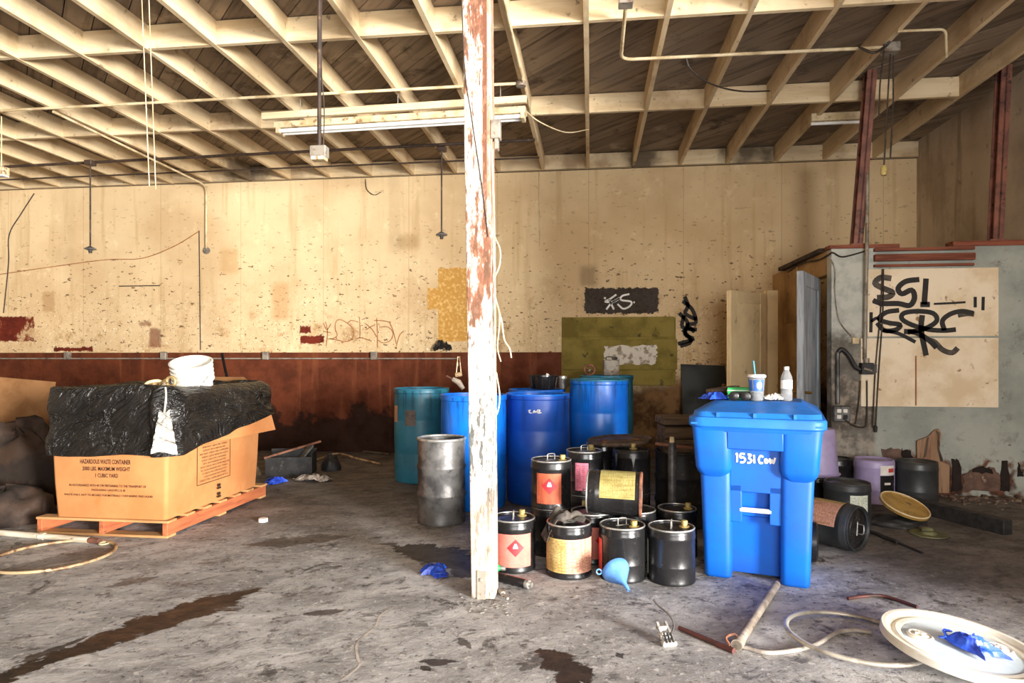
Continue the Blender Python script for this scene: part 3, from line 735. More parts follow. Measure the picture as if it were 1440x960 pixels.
box = thing('cardboard_container', 'large orange cardboard waste container lined with a black bag', 'box', ((BX0+BX1)/2, (BY0+BY1)/2, BZ0))
hw, hl, hh = (BX1-BX0)/2, (BY1-BY0)/2, BZ1 - BZ0
def wallring(z, g, rad=.03): return rrect(2*(hw+g), 2*(hl+g), rad, 4, 0, 0, z)
b = MB(); b.loft([wallring(z, g) for z, g in ((0, 0), (.25, .014), (.5, .022), (hh, .03))], False)
b.loft([wallring(z, g) for z, g in ((hh, .03), (hh, .018), (.45, .010), (.45, -.3))], False)
b.f.append(tuple(range(len(wallring(0, 0))))[::-1])
n_ = len(wallring(0, 0)); b.f.append(tuple(len(b.v) - n_ + k for k in range(n_)))
b.build('box', M['card'], box, smooth=30)
fl = MB(); x_ = hw + .035                                  # outer flap bent down over the right side
fl.hexa([(x_, -hl*.97, .50), (x_+.012, -hl*.97, .50), (x_+.095, hl+.11, .505), (x_+.083, hl+.11, .505)], [(x_, -hl*.97, .90), (x_+.012, -hl*.97, .90), (x_+.03, hl+.02, .90), (x_+.018, hl+.02, .90)])
fl.build('flap', M['card'], box)
fl = MB().hexa([(-hw, hl+.03, hh-.03), (hw, hl+.03, hh-.03), (hw, hl+.045, hh-.03), (-hw, hl+.045, hh-.03)], [(-hw+.1, hl+.12, hh+.07), (hw-.2, hl+.12, hh+.07), (hw-.2, hl+.135, hh+.07), (-hw+.1, hl+.135, hh+.07)])
fl.build('flap', M['card_dull'], box)
# liner bag: from inside, over the rim, down the outside with wrinkles
NP = 120; base = []
rg = wallring(0, .03, .03); per = [0]
for k in range(len(rg)): per.append(per[-1] + (rg[(k+1) % len(rg)] - rg[k]).length)
for i in range(NP):
    s_ = per[-1] * i / NP; k = max(j for j in range(len(rg)) if per[j] <= s_); f_ = (s_ - per[k]) / max(per[k+1] - per[k], 1e-9)
    base.append(rg[k].lerp(rg[(k+1) % len(rg)], f_))
cen = Vector((0, 0, 0)); rings = []
def hem(p):                                                # lower edge of the bag round the box
    fx = (p.x + hw) / (2*hw); fy = (p.y + hl) / (2*hl)
    zf = .478 + .020*fx                                    # front
    zr = .498 + .19*fy                                      # right side
    return (zf if p.y < -hl*.95 else zr if p.x > hw*.9 else .5) + .007*math.sin(p.x*9) + .005*math.sin(p.y*13)
for (kind, q) in [('in', 0), ('in', .3), ('in', .7), ('top', 0), ('top', 1)] + [('out', j/12) for j in range(1, 13)]:
    ring = []
    for i, p in enumerate(base):
        out = Vector((p.x/hw**1, p.y/hl, 0)); out = Vector((out.x if abs(out.x) > abs(out.y)*.97 else 0, out.y if abs(out.y) >= abs(out.x)*.97 else 0, 0)).normalized()
        ph = noise.noise(Vector((p.x*3.1, p.y*3.1, 2.0 + q*2.2))); w2 = noise.noise(Vector((p.x*7 + q*3, p.y*7, q*4)))
        sag = .045*noise.noise(Vector((p.x*2.2, p.y*2.2, 9)))
        top = hh + .035 + abs(sag)*.8
        if kind == 'in':
            c = p * (.55 + .38*q); ring.append(Vector((c.x, c.y, hh - .25 + .22*q + .09*noise.noise(Vector((c.x*5, c.y*5, 4))))))
        elif kind == 'top':
            ring.append(Vector((p.x, p.y, top)) + out * (-.012 + .03*q))
        else:
            z_ = top - .02 + (hem(p) - top) * q
            flapx = (.055 + .055*max(0, (p.y + hl)/(2*hl))*q) if p.x > hw*.9 else 0
            ring.append(Vector((p.x, p.y, z_)) + out * (.026 + flapx + .018*(ph + .5)*math.sin(PI*min(q*1.1, 1)) + .020*w2 + .010*math.sin(q*8 + p.x*6 + p.y*5) + .012*noise.noise(Vector((p.x*14 + q*9, p.y*14, q*3)))))
    rings.append(ring)
bg = MB().loft(rings, False); bg.f.append(tuple(range(NP)))
bag = bg.build('bag', M['bag'], box, smooth=70)
md = bag.modifiers.new('subsurf', 'SUBSURF'); md.levels = 1; md.render_levels = 1
# white film showing where the bag is torn at the corner
wl = MB()
def film(u, v):
    zc = .50 + (.80 - .50)*v; wd = .085*(1 - .62*v)
    a = (u*2 - 1)*wd - .01; z_ = zc + .012*math.sin(u*5 + v*21)
    o = .116 + .014*math.sin(v*58 + 3*u + 2*math.sin(u*7)) + .006*math.sin(u*19)
    cx, cy = hw + .005, -hl - .005
    d = Vector((.55, -.83, 0)); s2_ = Vector((.83, .55, 0))
    return Vector((cx, cy, z_)) + d*o + s2_*a
wl.grid(film, 12, 90)
wl.tube(spline([Vector((hw-.03, -hl+.02, hh+.06)), Vector((hw+.035, -hl-.055, hh+.02)), Vector((hw+.05, -hl-.075, .87)), film(.5, 1)], 5), .008, 6)
wl.build('torn_film', M['film'], box, smooth=70)
# print
def text(s, h, O, U, V, m, name, par, width=None, thick=None, ext=.0006):
    c = bpy.data.curves.new('t', 'FONT'); c.body = s; c.align_x = 'CENTER'; c.align_y = 'CENTER'; c.size = 1; c.resolution_u = 2; c.offset = thick or 0
    o = bpy.data.objects.new('t', c); COL.objects.link(o)
    bpy.context.view_layer.update()
    me = bpy.data.meshes.new_from_object(o.evaluated_get(bpy.context.evaluated_depsgraph_get()))
    bpy.data.objects.remove(o); bpy.data.curves.remove(c)
    xs = [v.co.x for v in me.vertices]; ys = [v.co.y for v in me.vertices]
    W, H = max(xs) - min(xs), max(ys) - min(ys); sx = (width / W) if width else h / H; sy = h / H
    cx_, cy_ = (max(xs)+min(xs))/2, (max(ys)+min(ys))/2
    for v in me.vertices: v.co = Vector(O) + Vector(U) * ((v.co.x - cx_)*sx) + Vector(V) * ((v.co.y - cy_)*sy)
    me.name = name; return link(name, me, m, par)
def fb(px, py):                                            # spot on the front of the box, in its own frame
    q = onY(px, py, BY0 - .02); return Vector((q.x - (BX0+BX1)/2, -hl - .0245, q.z - BZ0))
for (s, x0, x1, y, hgt) in (('HAZARDOUS WASTE CONTAINER', 113, 184, 649, .034), ('2000 LBS. MAXIMUM WEIGHT', 116, 183, 659, .030), ('1 CUBIC YARD', 134, 166, 668.5, .030),
                            ('IN ACCORDANCE WITH 49 CFR PERTAINING TO THE TRANSPORT OF', 97, 205, 683, .018), ('PACKAGING GROUPS I, II, III', 128, 175, 689.5, .018),
                            ('WASTE ONLY, NOT TO BE USED FOR MATERIALS CONTAINING FREE LIQUID', 89, 214, 697, .018)):
    a, b_ = fb(x0, y), fb(x1, y); O = (a + b_)/2
    g_ = .014*min(1, O.z/.25) if O.z < .25 else .014 + .008*min(1, (O.z-.25)/.25)
    O.y = -hl - g_ - .003
    text(s, hgt, O, (1, 0, 0), (0, 0, 1), M['ink'], 'print', box, (b_ - a).length, .018)
xs_ = hw + .026
for k in range(13):
    s = 'FOR DOMESTIC USE IN HANDLING AND STORAGE'[k:k+30] if k % 2 else 'SHIPPER MUST CHECK FOR COMPLIANCE WITH LAW'[k:k+28]
    text(s, .014, (xs_, -.07 + (k % 3)*.006, .50 - .026*k + .02), (0, 1, 0), (0, 0, 1), M['ink'], 'print', box, .40 - (k % 4)*.03)
fr = MB()
for (y0, y1, z0, z1) in ((-.30, .16, .555, .558), (-.30, .16, .18, .183), (-.30, -.297, .18, .558), (.157, .16, .18, .558)):
    fr.box((xs_-.002, y0, z0), (xs_, y1, z1))
for (yc, zc) in ((0, .12), (0, .05)):
    fr.box((xs_-.004, yc-.025, zc-.02), (xs_-.002, yc+.025, zc-.005)); fr.box((xs_-.004, yc-.02, zc), (xs_-.002, yc+.02, zc+.022))
fr.build('print_frame', M['ink'], box)

# ---- wheeled bin
M['bin'] = drip('blue_bin_plastic', (8, 96, 196), (6, 84, 182), (30, 66, 120), .42, .15)
M['bin_lid'] = drip('blue_lid_plastic', (28, 110, 200), (20, 96, 182), (70, 84, 100), .45, .35)
cart = thing('wheeled_bin', 'tall blue plastic wheeled bin with hinged lid and painted number', 'bin', (1.035, 4.135, 0), (0, 0, -.29))
FY = -.30
b = MB()
def fru(x0, x1, X0, X1, z0, z1, yf0, yf1, yb0, yb1):       # tapered block, front yf, back yb
    b.hexa([(x0, yf0, z0), (x1, yf0, z0), (x1, yb0, z0), (x0, yb0, z0)], [(X0, yf1, z1), (X1, yf1, z1), (X1, yb1, z1), (X0, yb1, z1)])
b.loft([rrect(w, d, r, 5, 0, cy, z) for z, w, d, r, cy in ((.02, .54, .46, .05, .03), (.36, .57, .50, .05, .03), (.37, .57, .52, .05, .02), (.92, .655, .68, .06, .04))])
core = b.build('body', M['bin'], cart, smooth=35)
b = MB()
for s in (-1, 1):
    xa = sorted((s*.135, s*.285)); xb = sorted((s*.135, s*.305)); rings_ = []
    for (z, xi, xo, yf) in ((0, .138, .283, -.295), (.015, .133, .288, -.305), (.40, .133, .300, -.325), (.66, .133, .312, -.325)):
        w_, d_ = xo - xi, .30
        rings_.append(rrect(w_, d_, .035, 4, s*(xi + w_/2), yf + d_/2, z))
    b.loft(rings_)
    rings_ = []
    for (z, xi, xo, yf) in ((.600, .165, .300, -.325), (.630, .140, .322, -.352), (.66, .132, .332, -.368), (.80, .132, .342, -.378), (.90, .132, .350, -.384)):
        w_, d_ = xo - xi, .42
        rings_.append(rrect(w_, d_, .04, 4, s*(xi + w_/2), yf + d_/2, z))
    b.loft(rings_)
fru(-.15, .15, -.15, .15, .775, .90, -.372, -.384, -.1, -.1)
for (x0, x1, z0, z1) in ((-.14, -.075, .34, .56), (.075, .14, .34, .56), (-.14, .14, .52, .78)):
    fru(x0, x1, x0, x1, z0, z1, -.300 - .03*(z0-.3), -.300 - .03*(z1-.3), -.2, -.2)
b.loft([rrect(w, d, .07, 5, 0, .02, z) for z, w, d in ((.87, .70, .80), (.90, .715, .82), (.915, .715, .82))])
fr_ = b.build('front_moulding', M['bin'], cart, smooth=35, bevel=.008, seg=2)
MB().tube([(-.085, -.292, .415), (.085, -.292, .415)], .014, 10).build('lift_bar', M['white'], cart, smooth=50)
nb = MB()
for L in ([(.0, .8), (.03, .95), (.03, .05)], [(.26, .95), (.14, .95), (.13, .55), (.22, .6), (.27, .35), (.22, .08), (.12, .06)], [(.34, .92), (.44, .9), (.38, .55), (.46, .35), (.40, .06), (.33, .08)], [(.53, .92), (.54, .05)],
          [(.80, .75), (.72, .85), (.67, .5), (.70, .12), (.79, .14)], [(.87, .6), (.84, .35), (.88, .15), (.93, .35), (.87, .6)], [(.98, .65), (1.01, .15), (1.05, .5), (1.09, .15), (1.14, .75)]):
    stroke(nb, [(-.105 + x*.185, .69 + y*.055) for x, y in L], .011, Vector((0, -.3155, 0)), WU, WV, WN, 4, .001)
nb.build('number', M['white'], cart)
ld = MB().loft([rrect(w, d, r, 6, 0, cy, z) for z, w, d, r, cy in ((.895, .725, .83, .09, .02), (.905, .745, .85, .09, .02), (.945, .745, .85, .09, .02), (.955, .735, .84, .09, .02), (.958, .70, .80, .08, .02), (.985, .69, .78, .08, .03), (1.028, .52, .50, .07, .10), (1.036, .50, .47, .07, .10))])
lid = ld.build('lid', M['bin_lid'], cart, smooth=30)
for x in (-.20, 0, .21): MB().box((x - .008, -.385, .958), (x + .008, -.345, .984)).build('rib', M['bin_lid'], lid)
MB().box((-.35, -.40, .915), (.35, -.396, .925)).build('lip', M['bin_lid'], lid)
for s in (-1, 1):
    wh = MB().lathe([(.05, -.025), (.115, -.03), (.125, -.02), (.125, .02), (.115, .03), (.05, .025), (.02, .025), (.02, -.025), (.05, -.025)], 28, Matrix.Translation((s*.315, .27, .125)) @ Matrix.Rotation(PI/2, 4, 'Y'))
    wh.build('wheel', M['pail_black'], cart, smooth=40)
MB().tube([(-.32, .27, .125), (.32, .27, .125)], .012, 8).build('axle', M['wire'], cart)
hd = MB().tube([(-.26, .44, .91), (.26, .44, .91)], .016, 8)
for s in (-1, 1): hd.bar((s*.24, .36, .87), (s*.24, .445, .91), .02, .05)
hd.build('handle', M['bin'], cart, smooth=40)

# ---- timber post
def mat_post():
    m = Mat('chipped_white_paint_on_wood', .8, 0, .3); v = m.obj(False); x, y, z = m.sep(v)
    n1 = m.noise(m.scale(v, (1, 1, .22)), 22, 5, .7); n2 = m.noise(m.scale(v, (1, 1, .35)), 3.2, 4, .6); n3 = m.noise(v, 40, 4, .7)
    paint = m.mix(m.mapr(n3, .3, .7), lin((206, 200, 190)), lin((180, 170, 156)))
    wood = m.mix(m.mapr(n1, .4, .65), lin((150, 92, 70)), lin((96, 70, 54)))
    up = m.mapr(z, 1.2, 2.4)
    wood = m.mix(m.mapr(z, 1.5, 1.2), wood, lin((92, 92, 90)))
    thr = m.math('ADD', m.math('MULTIPLY', n1, .62), m.math('MULTIPLY', n2, .38))
    lim = m.math('ADD', .508, m.math('MULTIPLY', m.math('MULTIPLY', m.mapr(z, 1.0, 1.6), m.mapr(z, 2.2, 1.7)), -.04))
    f = m.mapr(thr, lim, m.math('ADD', lim, .04))
    c = m.mix(f, paint, wood)
    c = m.mix(m.math('MULTIPLY', m.mapr(z, .75, .4), m.mapr(n2, .35, .6, .35, .9)), c, m.mix(m.mapr(n1, .4, .6), lin((196, 178, 158)), lin((150, 128, 108))))
    st = m.math('MULTIPLY', m.mapr(m.math('ABSOLUTE', m.math('SUBTRACT', x, .012)), .016, .010), m.mapr(z, 1.9, 2.3))
    c = m.mix(st, c, lin((110, 70, 52)))
    st2 = m.math('MULTIPLY', m.mapr(x, .02, .028), m.mapr(z, 1.9, 2.2)); c = m.mix(m.math('MULTIPLY', st2, m.mapr(n1, .38, .5)), c, lin((176, 120, 96)))
    fk = m.mapr(m.noise(m.scale(v, (1, 1, .45)), 48, 5, .7), .53, .60); c = m.mix(m.math('MULTIPLY', m.math('MULTIPLY', fk, m.mapr(z, .35, .7, .35, .9)), m.mapr(n2, .32, .55, .35, 1)), c, m.mix(m.mapr(z, 1.3, 1.7), lin((78, 76, 74)), lin((140, 100, 78))))
    gn = m.mapr(m.noise(v, 5.5, 3, .6), .62, .70); c = m.mix(m.math('MULTIPLY', gn, m.mapr(z, .1, .3)), c, m.mix(m.mapr(z, .75, .9), lin((206, 138, 92)), lin((150, 166, 158))))
    m.color(c).bump(f, -.6, .004); return m.m
M['post'] = mat_post()
pb = lev(679, 842); post = thing('timber_post', 'square timber post with chipped white paint, holding up the joists', 'post', (pb.x, pb.y, 0), (0, 0, -.02))
rings_ = []
for k in range(25):
    z = 3.79 * k / 24; g_ = .064 + .010*min(1, z/3.2) + .0015*noise.noise(Vector((0, 0, z*5))); lx = -.012*z
    jx = .003*noise.noise(Vector((3, 0, z*4)))
    rings_.append([Vector((lx + sx*g_ + jx, sy*g_ + .064, z)) for sx, sy in ((-1, -1), (1, -1), (1, 1), (-1, 1))])
MB().loft(rings_).build('timber', M['post'], post, bevel=.008, seg=2)
M['galv'] = plain('dull_galvanised_steel', (150, 142, 130), (112, 104, 94), 9, rough=.6, metal=.3, c=(120, 84, 60), csc=20)
M['cable'] = plain('cream_cable', (226, 208, 170), (196, 174, 134), 12, rough=.6)
M['darkcable'] = plain('dark_cable', (58, 46, 38), (40, 32, 28), 12, rough=.6)
br = MB().box((-.028, -.006, .0), (.016, 0, .150)); br.box((-.030, -.010, .0), (-.024, 0, .155)); br.lathe([(0, 0), (.010, 0), (.010, .008), (0, .010)], 6, Matrix.Translation((-.008, -.006, .105)) @ Matrix.Rotation(PI/2, 4, 'X'))
br.build('foot_bracket', M['galv'], post)
x_ = .072
cb = MB().tube(spline([(x_-.045+.001, .01, 3.7), (x_-.028, .012, 2.6), (x_-.012, .012, 1.95), (x_-.006, .01, 1.45), (x_-.004, .008, 1.2)], 6), .0045, 6)
cb.tube(spline([(x_-.008, .01, 1.95), (x_+.022, .0, 1.88), (x_+.020, .0, 1.80), (x_-.006, .008, 1.74)], 5), .004, 6)
cb.tube(spline([(x_-.004, .01, 1.62), (x_+.02, .0, 1.52), (x_+.008, 0, 1.36), (x_+.026, 0, 1.28)], 5), .004, 6)
cb.tube(spline([(x_-.004, .01, 1.62), (x_+.03, .0, 1.50), (x_+.045, 0, 1.40), (x_+.075, -.01, 1.35), (x_+.085, -.01, 1.30)], 5), .004, 6)
cb.tube(spline([(x_, .01, 1.22), (x_+.02, .0, 1.10), (x_+.012, 0, 1.02), (x_-.006, .004, .98)], 5), .004, 6)
cb.build('cable', M['cable'], post, smooth=60)
MB().tube(spline([(-.12, -.03, 3.6), (-.10, -.012, 2.9), (-.06, -.009, 2.6), (.0, -.009, 2.2), (.03, -.008, 1.95)], 6), .003, 6).build('cable', M['darkcable'], post, smooth=60)
MB().box((x_-.03, -.01, 2.48), (x_+.022, .05, 2.58)).box((x_-.01, -.006, 2.42), (x_+.012, .04, 2.48)).build('switch_box', M['galv'], post, bevel=.004)

# ---- steel columns standing on the partition
def column(label, foot, head, w, d):
    t = thing('steel_column', label, 'column', foot); v_ = Vector(head) - Vector(foot)
    c = MB()
    for (a0, a1, b0, b1) in ((-w/2, w/2, -d/2, -d/2 + .012), (-w/2, w/2, d/2 - .012, d/2), (-.008, .008, -d/2, d/2)):
        lo = [Vector((x, y, 0)) for x, y in ((a0, b0), (a1, b0), (a1, b1), (a0, b1))]
        c.hexa(lo, [p + v_ for p in lo])
    c.build('shaft', M['steel_red'], t); MB().box((-w*.8, -d*.6, 0), (w*.8, d*.6, .012)).build('foot_plate', M['steel_red'], t)
    return t
a = pp(1207, 350)
column('rust-red steel column rising from the corner of the partition', (a.x, PY + .05, PH + .035), (a.x + .06, PY - .12, ZD), .085, .10)
a = pp(1404, 345)
column('dark red steel column on the partition beside the right wall', (a.x, PY + .05, PH + .05), (a.x + .0, PY - .08, ZD), .09, .10)
# ---- pails in front of the drums
G1 = 'black pails heaped in front of the drums'
p = stand(722, 807, .139); pail('black pail with pink label and red flame diamond, beside the post foot', p, yaw_to_cam(p), group=G1, lab='lab_pink', la=.05, lw=.80, ca=.8, upright=1.0)
p = stand(800, 816, .139); pB = p; pail('black pail with cream wrap-round label, grey rag draped on its head', p, yaw_to_cam(p), group=G1, lab='lab_cream', lw=1.30, cap=None)
p = stand(875, 821, .139); pC = p; pail('black pail behind the blue funnel, red label turned aside', p, yaw_to_cam(p), group=G1, lab='lab_red', la=-1.45, lw=.45, ca=-.5)
p = stand(944, 825, .139); pail('black dented pail with upright handle beside the wheeled bin', p, yaw_to_cam(p), group=G1, lab='lab_white', la=-1.5, lw=.28, ca=.3, upright=1.0)
# second tier: standing pails that carry others
for (px, z, lb, kw) in ((775, 4.30, 'black pail underneath the pail with the orange flame label', dict(cap=None, handle=False)),
                        (832, 4.15, 'black pail supporting one end of the pail lying on its side', dict(cap=None, handle=False, lab='lab_pink', la=.5, lw=.5)),
                        (893, 4.20, 'black pail supporting the rusty end of the pail lying on its side', dict(cap=None, handle=False)),
                        (822, 4.72, 'black pail underneath the pail with the magenta label', dict(cap=None, handle=False)),
                        (888, 4.76, 'black pail underneath the pail with two grey paint drips', dict(cap=None, handle=False)),
                        (848, 5.12, 'black pail underneath the pail with the dark lid, nearest the drums', dict(cap=None, handle=False))):
    p = away(px, z); pail(lb, p, yaw_to_cam(p), group=G1, **kw)
p = away(775, 4.30); p.z = .31; pail('black pail with orange label and red flame diamond, stacked on another', p, yaw_to_cam(p), group=G1, lab='lab_orange', la=-.12, lw=.62, ca=-.2)
p = away(822, 4.72); p.z = .31; pail('stacked black pail with magenta label and pale spout cap', p, yaw_to_cam(p), group=G1, lab='lab_magenta', la=-.15, lw=.35, ca=.9)
p = away(888, 4.76); p.z = .31; Q = pail('stacked black pail with two grey paint drips down its side', p, yaw_to_cam(p), group=G1, cap='cap_yellow', ca=1.4, handle=False, rim='pail_head')
for a_ in (-.9, .10):
    f = cyl(.1405, a_ - .12, a_ + .12, 0, 1)
    MB().grid(lambda u, v: (lambda q: Vector((q.x, q.y, .29 - (.10)*(1-abs(2*u-1))*v)))(f(u, 0)), 6, 4).build('paint_drip', M['steel_grey'], Q, smooth=60)
p = away(848, 5.12); p.z = .31; pail('stacked black pail under the brown drum lid', p, yaw_to_cam(p), group=G1, cap=None, handle=False)
# brown lid lying on the stacked pails
M['brownlid'] = plain('grimy_brown_lid', (84, 66, 52), (52, 40, 32), 8, rough=.6, c=(110, 92, 74), csc=20, bump=.1)
c_ = away(862, 5.08); L = thing('barrel_cover', 'grimy brown drum lid lying across the stacked pails', 'lid', (c_.x + .05, c_.y, .645), (.02, -.05, 0))
MB().lathe([(0, -.004), (.235, -.004), (.25, -.012), (.258, 0), (.25, .016), (.236, .004), (.16, .004), (.15, .010), (0, .010)], 40).build('plate', M['brownlid'], L, smooth=40)
for (x, y, r) in ((-.12, -.09, .030), (.13, -.03, .024)): MB().lathe([(r, .004), (r, .014), (r*.7, .016), (r*.6, .008), (0, .008)], 16, Matrix.Translation((x, y, 0))).build('bung', M['rust'], L, smooth=40)
# pail on its side
c_ = dep(864, 690, 4.03); c_.z = .31 + .1405
ax = Vector((1, -.10, -.02)).normalized(); R_ = ax.to_track_quat('Z', 'Y').to_matrix()
G = pail('black pail lying on its side with a worn yellow label and rusty base', (0, 0, 0), 0, .139, .335, group=G1, lab='lab_yellow', la=0, lw=.95, cap='cap_yellow', ca=2.5)
zx = R_ @ Vector((0, -1, 0)); want = Vector((0, -.62, .78)); want = (want - ax * want.dot(ax)).normalized()
ang = math.atan2(zx.cross(want).dot(ax), zx.dot(want))
G.matrix_world = Matrix.Translation(c_ + ax * .17) @ (Matrix.Rotation(ang, 4, ax) @ R_.to_4x4()) @ Matrix.Rotation(PI, 4, 'Y')
MB().lathe([(0, .003), (.130, .003), (.136, -.002), (.1415, .004), (.1405, .014)], 36).build('rusty_base', M['rust'], G, smooth=40)
p = away(952, 4.23); pail('black pail with a bright rim beside the grey pump tube', p, yaw_to_cam(p), .130, .31, group=G1, ca=.2, handle=False)

# rag on the cream-labelled pail
def cloth(name, label, cat, p, sx, sy, hgt, mat, seed, rot=0, nu=22, fold=9.0, drop=0, parent=None):
    m = MB(); O = Vector((seed*3.1, seed*1.7, 0))
    def f(u, v):
        x, y = (u - .5)*2, (v - .5)*2; rr_ = math.hypot(x, y)
        edge = 1 - .22*noise.noise(O + Vector((math.atan2(y, x)*1.3, 2, 0)))
        s_ = max(abs(x), abs(y)) / max(rr_, 1e-6); k = s_ * edge
        X, Y = x*k*sx/2, y*k*sy/2
        n_ = noise.noise(O + Vector((x*1.8, y*1.8, 0))) + .6*noise.noise(O + Vector((x*fold*.5, y*fold*.5, 3)))
        z = hgt*(.5 + .62*n_)*(1 - min(rr_*.8, 1)**2*.75)
        if drop: z -= drop*max(0, -x - .35)**1.2
        return Vector((X, Y, max(z, .004) if not drop else z + .006))
    m.grid(f, nu, nu); m.uv = None
    o = m.build(name, M[mat], parent, smooth=50, loc=p, rot=(0, 0, rot))
    s2_ = o.modifiers.new('solid', 'SOLIDIFY'); s2_.thickness = .003; s2_.offset = 1
    return tag(o, label, cat) if label else o
M['rag'] = plain('grey_brown_rag', (86, 79, 72), (52, 47, 43), 14, rough=.9, bump=.3)
M['glove'] = plain('blue_nitrile', (40, 84, 204), (26, 58, 170), 14, rough=.4, bump=.15)
M['tissue'] = plain('white_tissue', (236, 232, 226), (206, 200, 192), 20, rough=.9, bump=.2)
cloth('rag', 'crumpled grey rag draped over the cream-labelled pail', 'rag', (pB.x - .04, pB.y + .01, .303), .27, .20, .10, 'rag', 4, .2, drop=.20, fold=5.0)
def glove(label, p, rot, seed, size=1.0, tilt=(0, 0)):
    t = thing('nitrile_glove', label, 'glove', p, (tilt[0], tilt[1], rot), 'blue disposable gloves')
    r_ = random.Random(seed); O = Vector((seed*5.3, seed*.7, 0)); m = MB()
    fing = [(math.radians(20 + 24*k + r_.uniform(-5, 5)), r_.uniform(.045, .075)) for k in range(4)] + [(math.radians(-40), .04)]
    def f(u, v):                         # crumpled palm: a low ridged mound with finger lobes along its outline
        a = 2*PI*u; rad = 1/math.sqrt((math.cos(a)/.075)**2 + (math.sin(a)/.042)**2)
        for fa, fl in fing:
            d = (a - fa + PI) % (2*PI) - PI; rad += fl*math.exp(-(d/.085)**2)
        rad *= 1 + .12*noise.noise(O + Vector((math.cos(a)*2, math.sin(a)*2, 0)))
        R = rad*(1 - v); X, Y = R*math.cos(a), R*math.sin(a)
        rg_ = 1 - abs(noise.noise(O + Vector((X*26, Y*26, 5))))*2
        z = .004 + (.020 + .026*max(rg_, -.4))*(min(1, v*1.6)**.6)
        return Vector((X, Y, max(z, .003)))*size
    m.grid(f, 96, 12); m.uv = None
    m.build('palm', M['glove'], t, smooth=60)
    c = MB().tube([Vector((-.075 + .010*math.sin(3*q), .038*math.cos(q), .016 + .012*math.sin(q)))*size for q in [2*PI*k/14 for k in range(14)]], .0035*size, 5, True)
    c.build('cuff', M['glove'], t, smooth=50); return t

# ---- dark clutter between the pails and the bin
M['darksteel'] = plain('sooty_steel', (40, 38, 38), (26, 25, 25), 6, rough=.6, c=(70, 64, 58), csc=18)
M['oldwood'] = plain('old_brown_crate_wood', (96, 78, 60), (66, 52, 40), 5, rough=.85, stretch=(.6, 4, 4), bump=.2)
p = away(958, 5.02); drum('sooty black steel drum under the wooden crate', p, 0, .20, .57, 'darksteel', steel=True, inner='darksteel')
cr = thing('wooden_crate', 'old brown wooden crate on the sooty black drum', 'crate', (p.x, p.y, .575), (0, 0, .12))
for (z0, z1) in ((.0, .10), (.105, .20)):
    for s in (-1, 1):
        MB().box((-.16, s*.13 - .008, z0), (.16, s*.13 + .008, z1)).build('slat', M['oldwood'], cr, bevel=.002)
        MB().box((s*.152 - .008, -.12, z0), (s*.152 + .008, .12, z1)).build('slat', M['oldwood'], cr, bevel=.002)
MB().box((-.15, -.125, .0), (.15, .125, .012)).build('bottom', M['oldwood'], cr)
MB().box((-.175, -.15, .21), (.175, .15, .27)).build('lid', M['oldwood'], cr, bevel=.012, seg=2)
a_, b_ = dep(945, 705, 4.62), dep(945, 622, 4.66); a_.z = 0
tb = thing('pump_tube', 'upright grey metal pump tube in front of the crate', 'tube', a_)
dv = b_ - a_
MB().tube([Vector((0, 0, 0)), dv*.12], .07, 16).build('foot', M['darksteel'], tb, smooth=40)
MB().tube([dv*.1, dv], .030, 16).build('barrel', M['steel_grey'], tb, smooth=40)
MB().tube([dv*1.0, dv*1.03, dv*1.06], [.018, .018, .016], 10).build('nozzle', M['cable'], tb, smooth=40)
MB().tube([dv*.97 + Vector((-.12, -.01, .012)), dv*.97 + Vector((.15, .02, -.02))], .012, 8).build('lever', M['rust'], tb, smooth=40)
# leaning dark board
M['darkgreen'] = plain('dark_green_board', (30, 38, 38), (20, 24, 24), 3, rough=.6)
a, b = onY(958, 500, D - .05), onY(1020, 515, D - .05)
bd = MB().hexa([(a.x, D - .30, .0), (b.x, D - .34, 0), (b.x, D - .32, 0), (a.x, D - .28, 0)], [(a.x, D - .035, 1.22), (b.x, D - .040, 1.20), (b.x, D - .018, 1.20), (a.x, D - .012, 1.22)])
tag(bd.build('board', M['darkgreen'], bevel=.003), 'dark green board leaning against the back wall', 'board')
# things on the drums
def tub():
    p = away(764, 6.55); t = thing('rubber_tub', 'black ribbed tub of rags on a blue drum', 'tub', (p.x, p.y, .985))
    MB().lathe([(0, .0), (.118, 0), (.125, .01), (.138, .12), (.148, .125), (.148, .14), (.140, .14), (.130, .12), (.118, .02), (0, .02)], 32).build('shell', M['pail_black'], t, smooth=35)
    for k in range(12):
        a_ = 2*PI*k/12; MB().bar((.124*math.cos(a_), .124*math.sin(a_), .01), (.139*math.cos(a_), .139*math.sin(a_), .12), .012, .008).build('rib', M['pail_black'], t)
    return p
p = tub(); cloth('rag', 'small pale rag heaped in the black tub', 'rag', (p.x, p.y, 1.045), .20, .20, .12, 'tissue', 7)
t = thing('jar', 'small grey jar with a lid on the rim of a blue drum', 'jar', (away(791, 6.50).x, away(791, 6.50).y, .985))
MB().lathe([(0, 0), (.040, 0), (.044, .01), (.044, .10), (.038, .11)], 20).build('body', M['steel_grey'], t, smooth=40); MB().lathe([(.042, .105), (.046, .108), (.046, .13), (0, .132)], 20).build('lid', M['wire'], t, smooth=40)
p = away(859, 7.02); t = thing('tin_can', 'pale square tin can with a spout, on the teal drum by the olive panel', 'can', (p.x, p.y, 1.108), (0, 0, .15))
MB().box((-.085, -.05, 0), (.085, .05, .17)).build('body', M['galv'], t, bevel=.008, seg=2); MB().tube([(.05, 0, .17), (.06, 0, .20)], .018, 10).build('spout', M['darksteel'], t, smooth=40)
MB().tube(spline([(-.05, 0, .17), (-.05, 0, .20), (.02, 0, .20), (.02, 0, .17)], 4), .006, 6).build('handle', M['darksteel'], t, smooth=40)
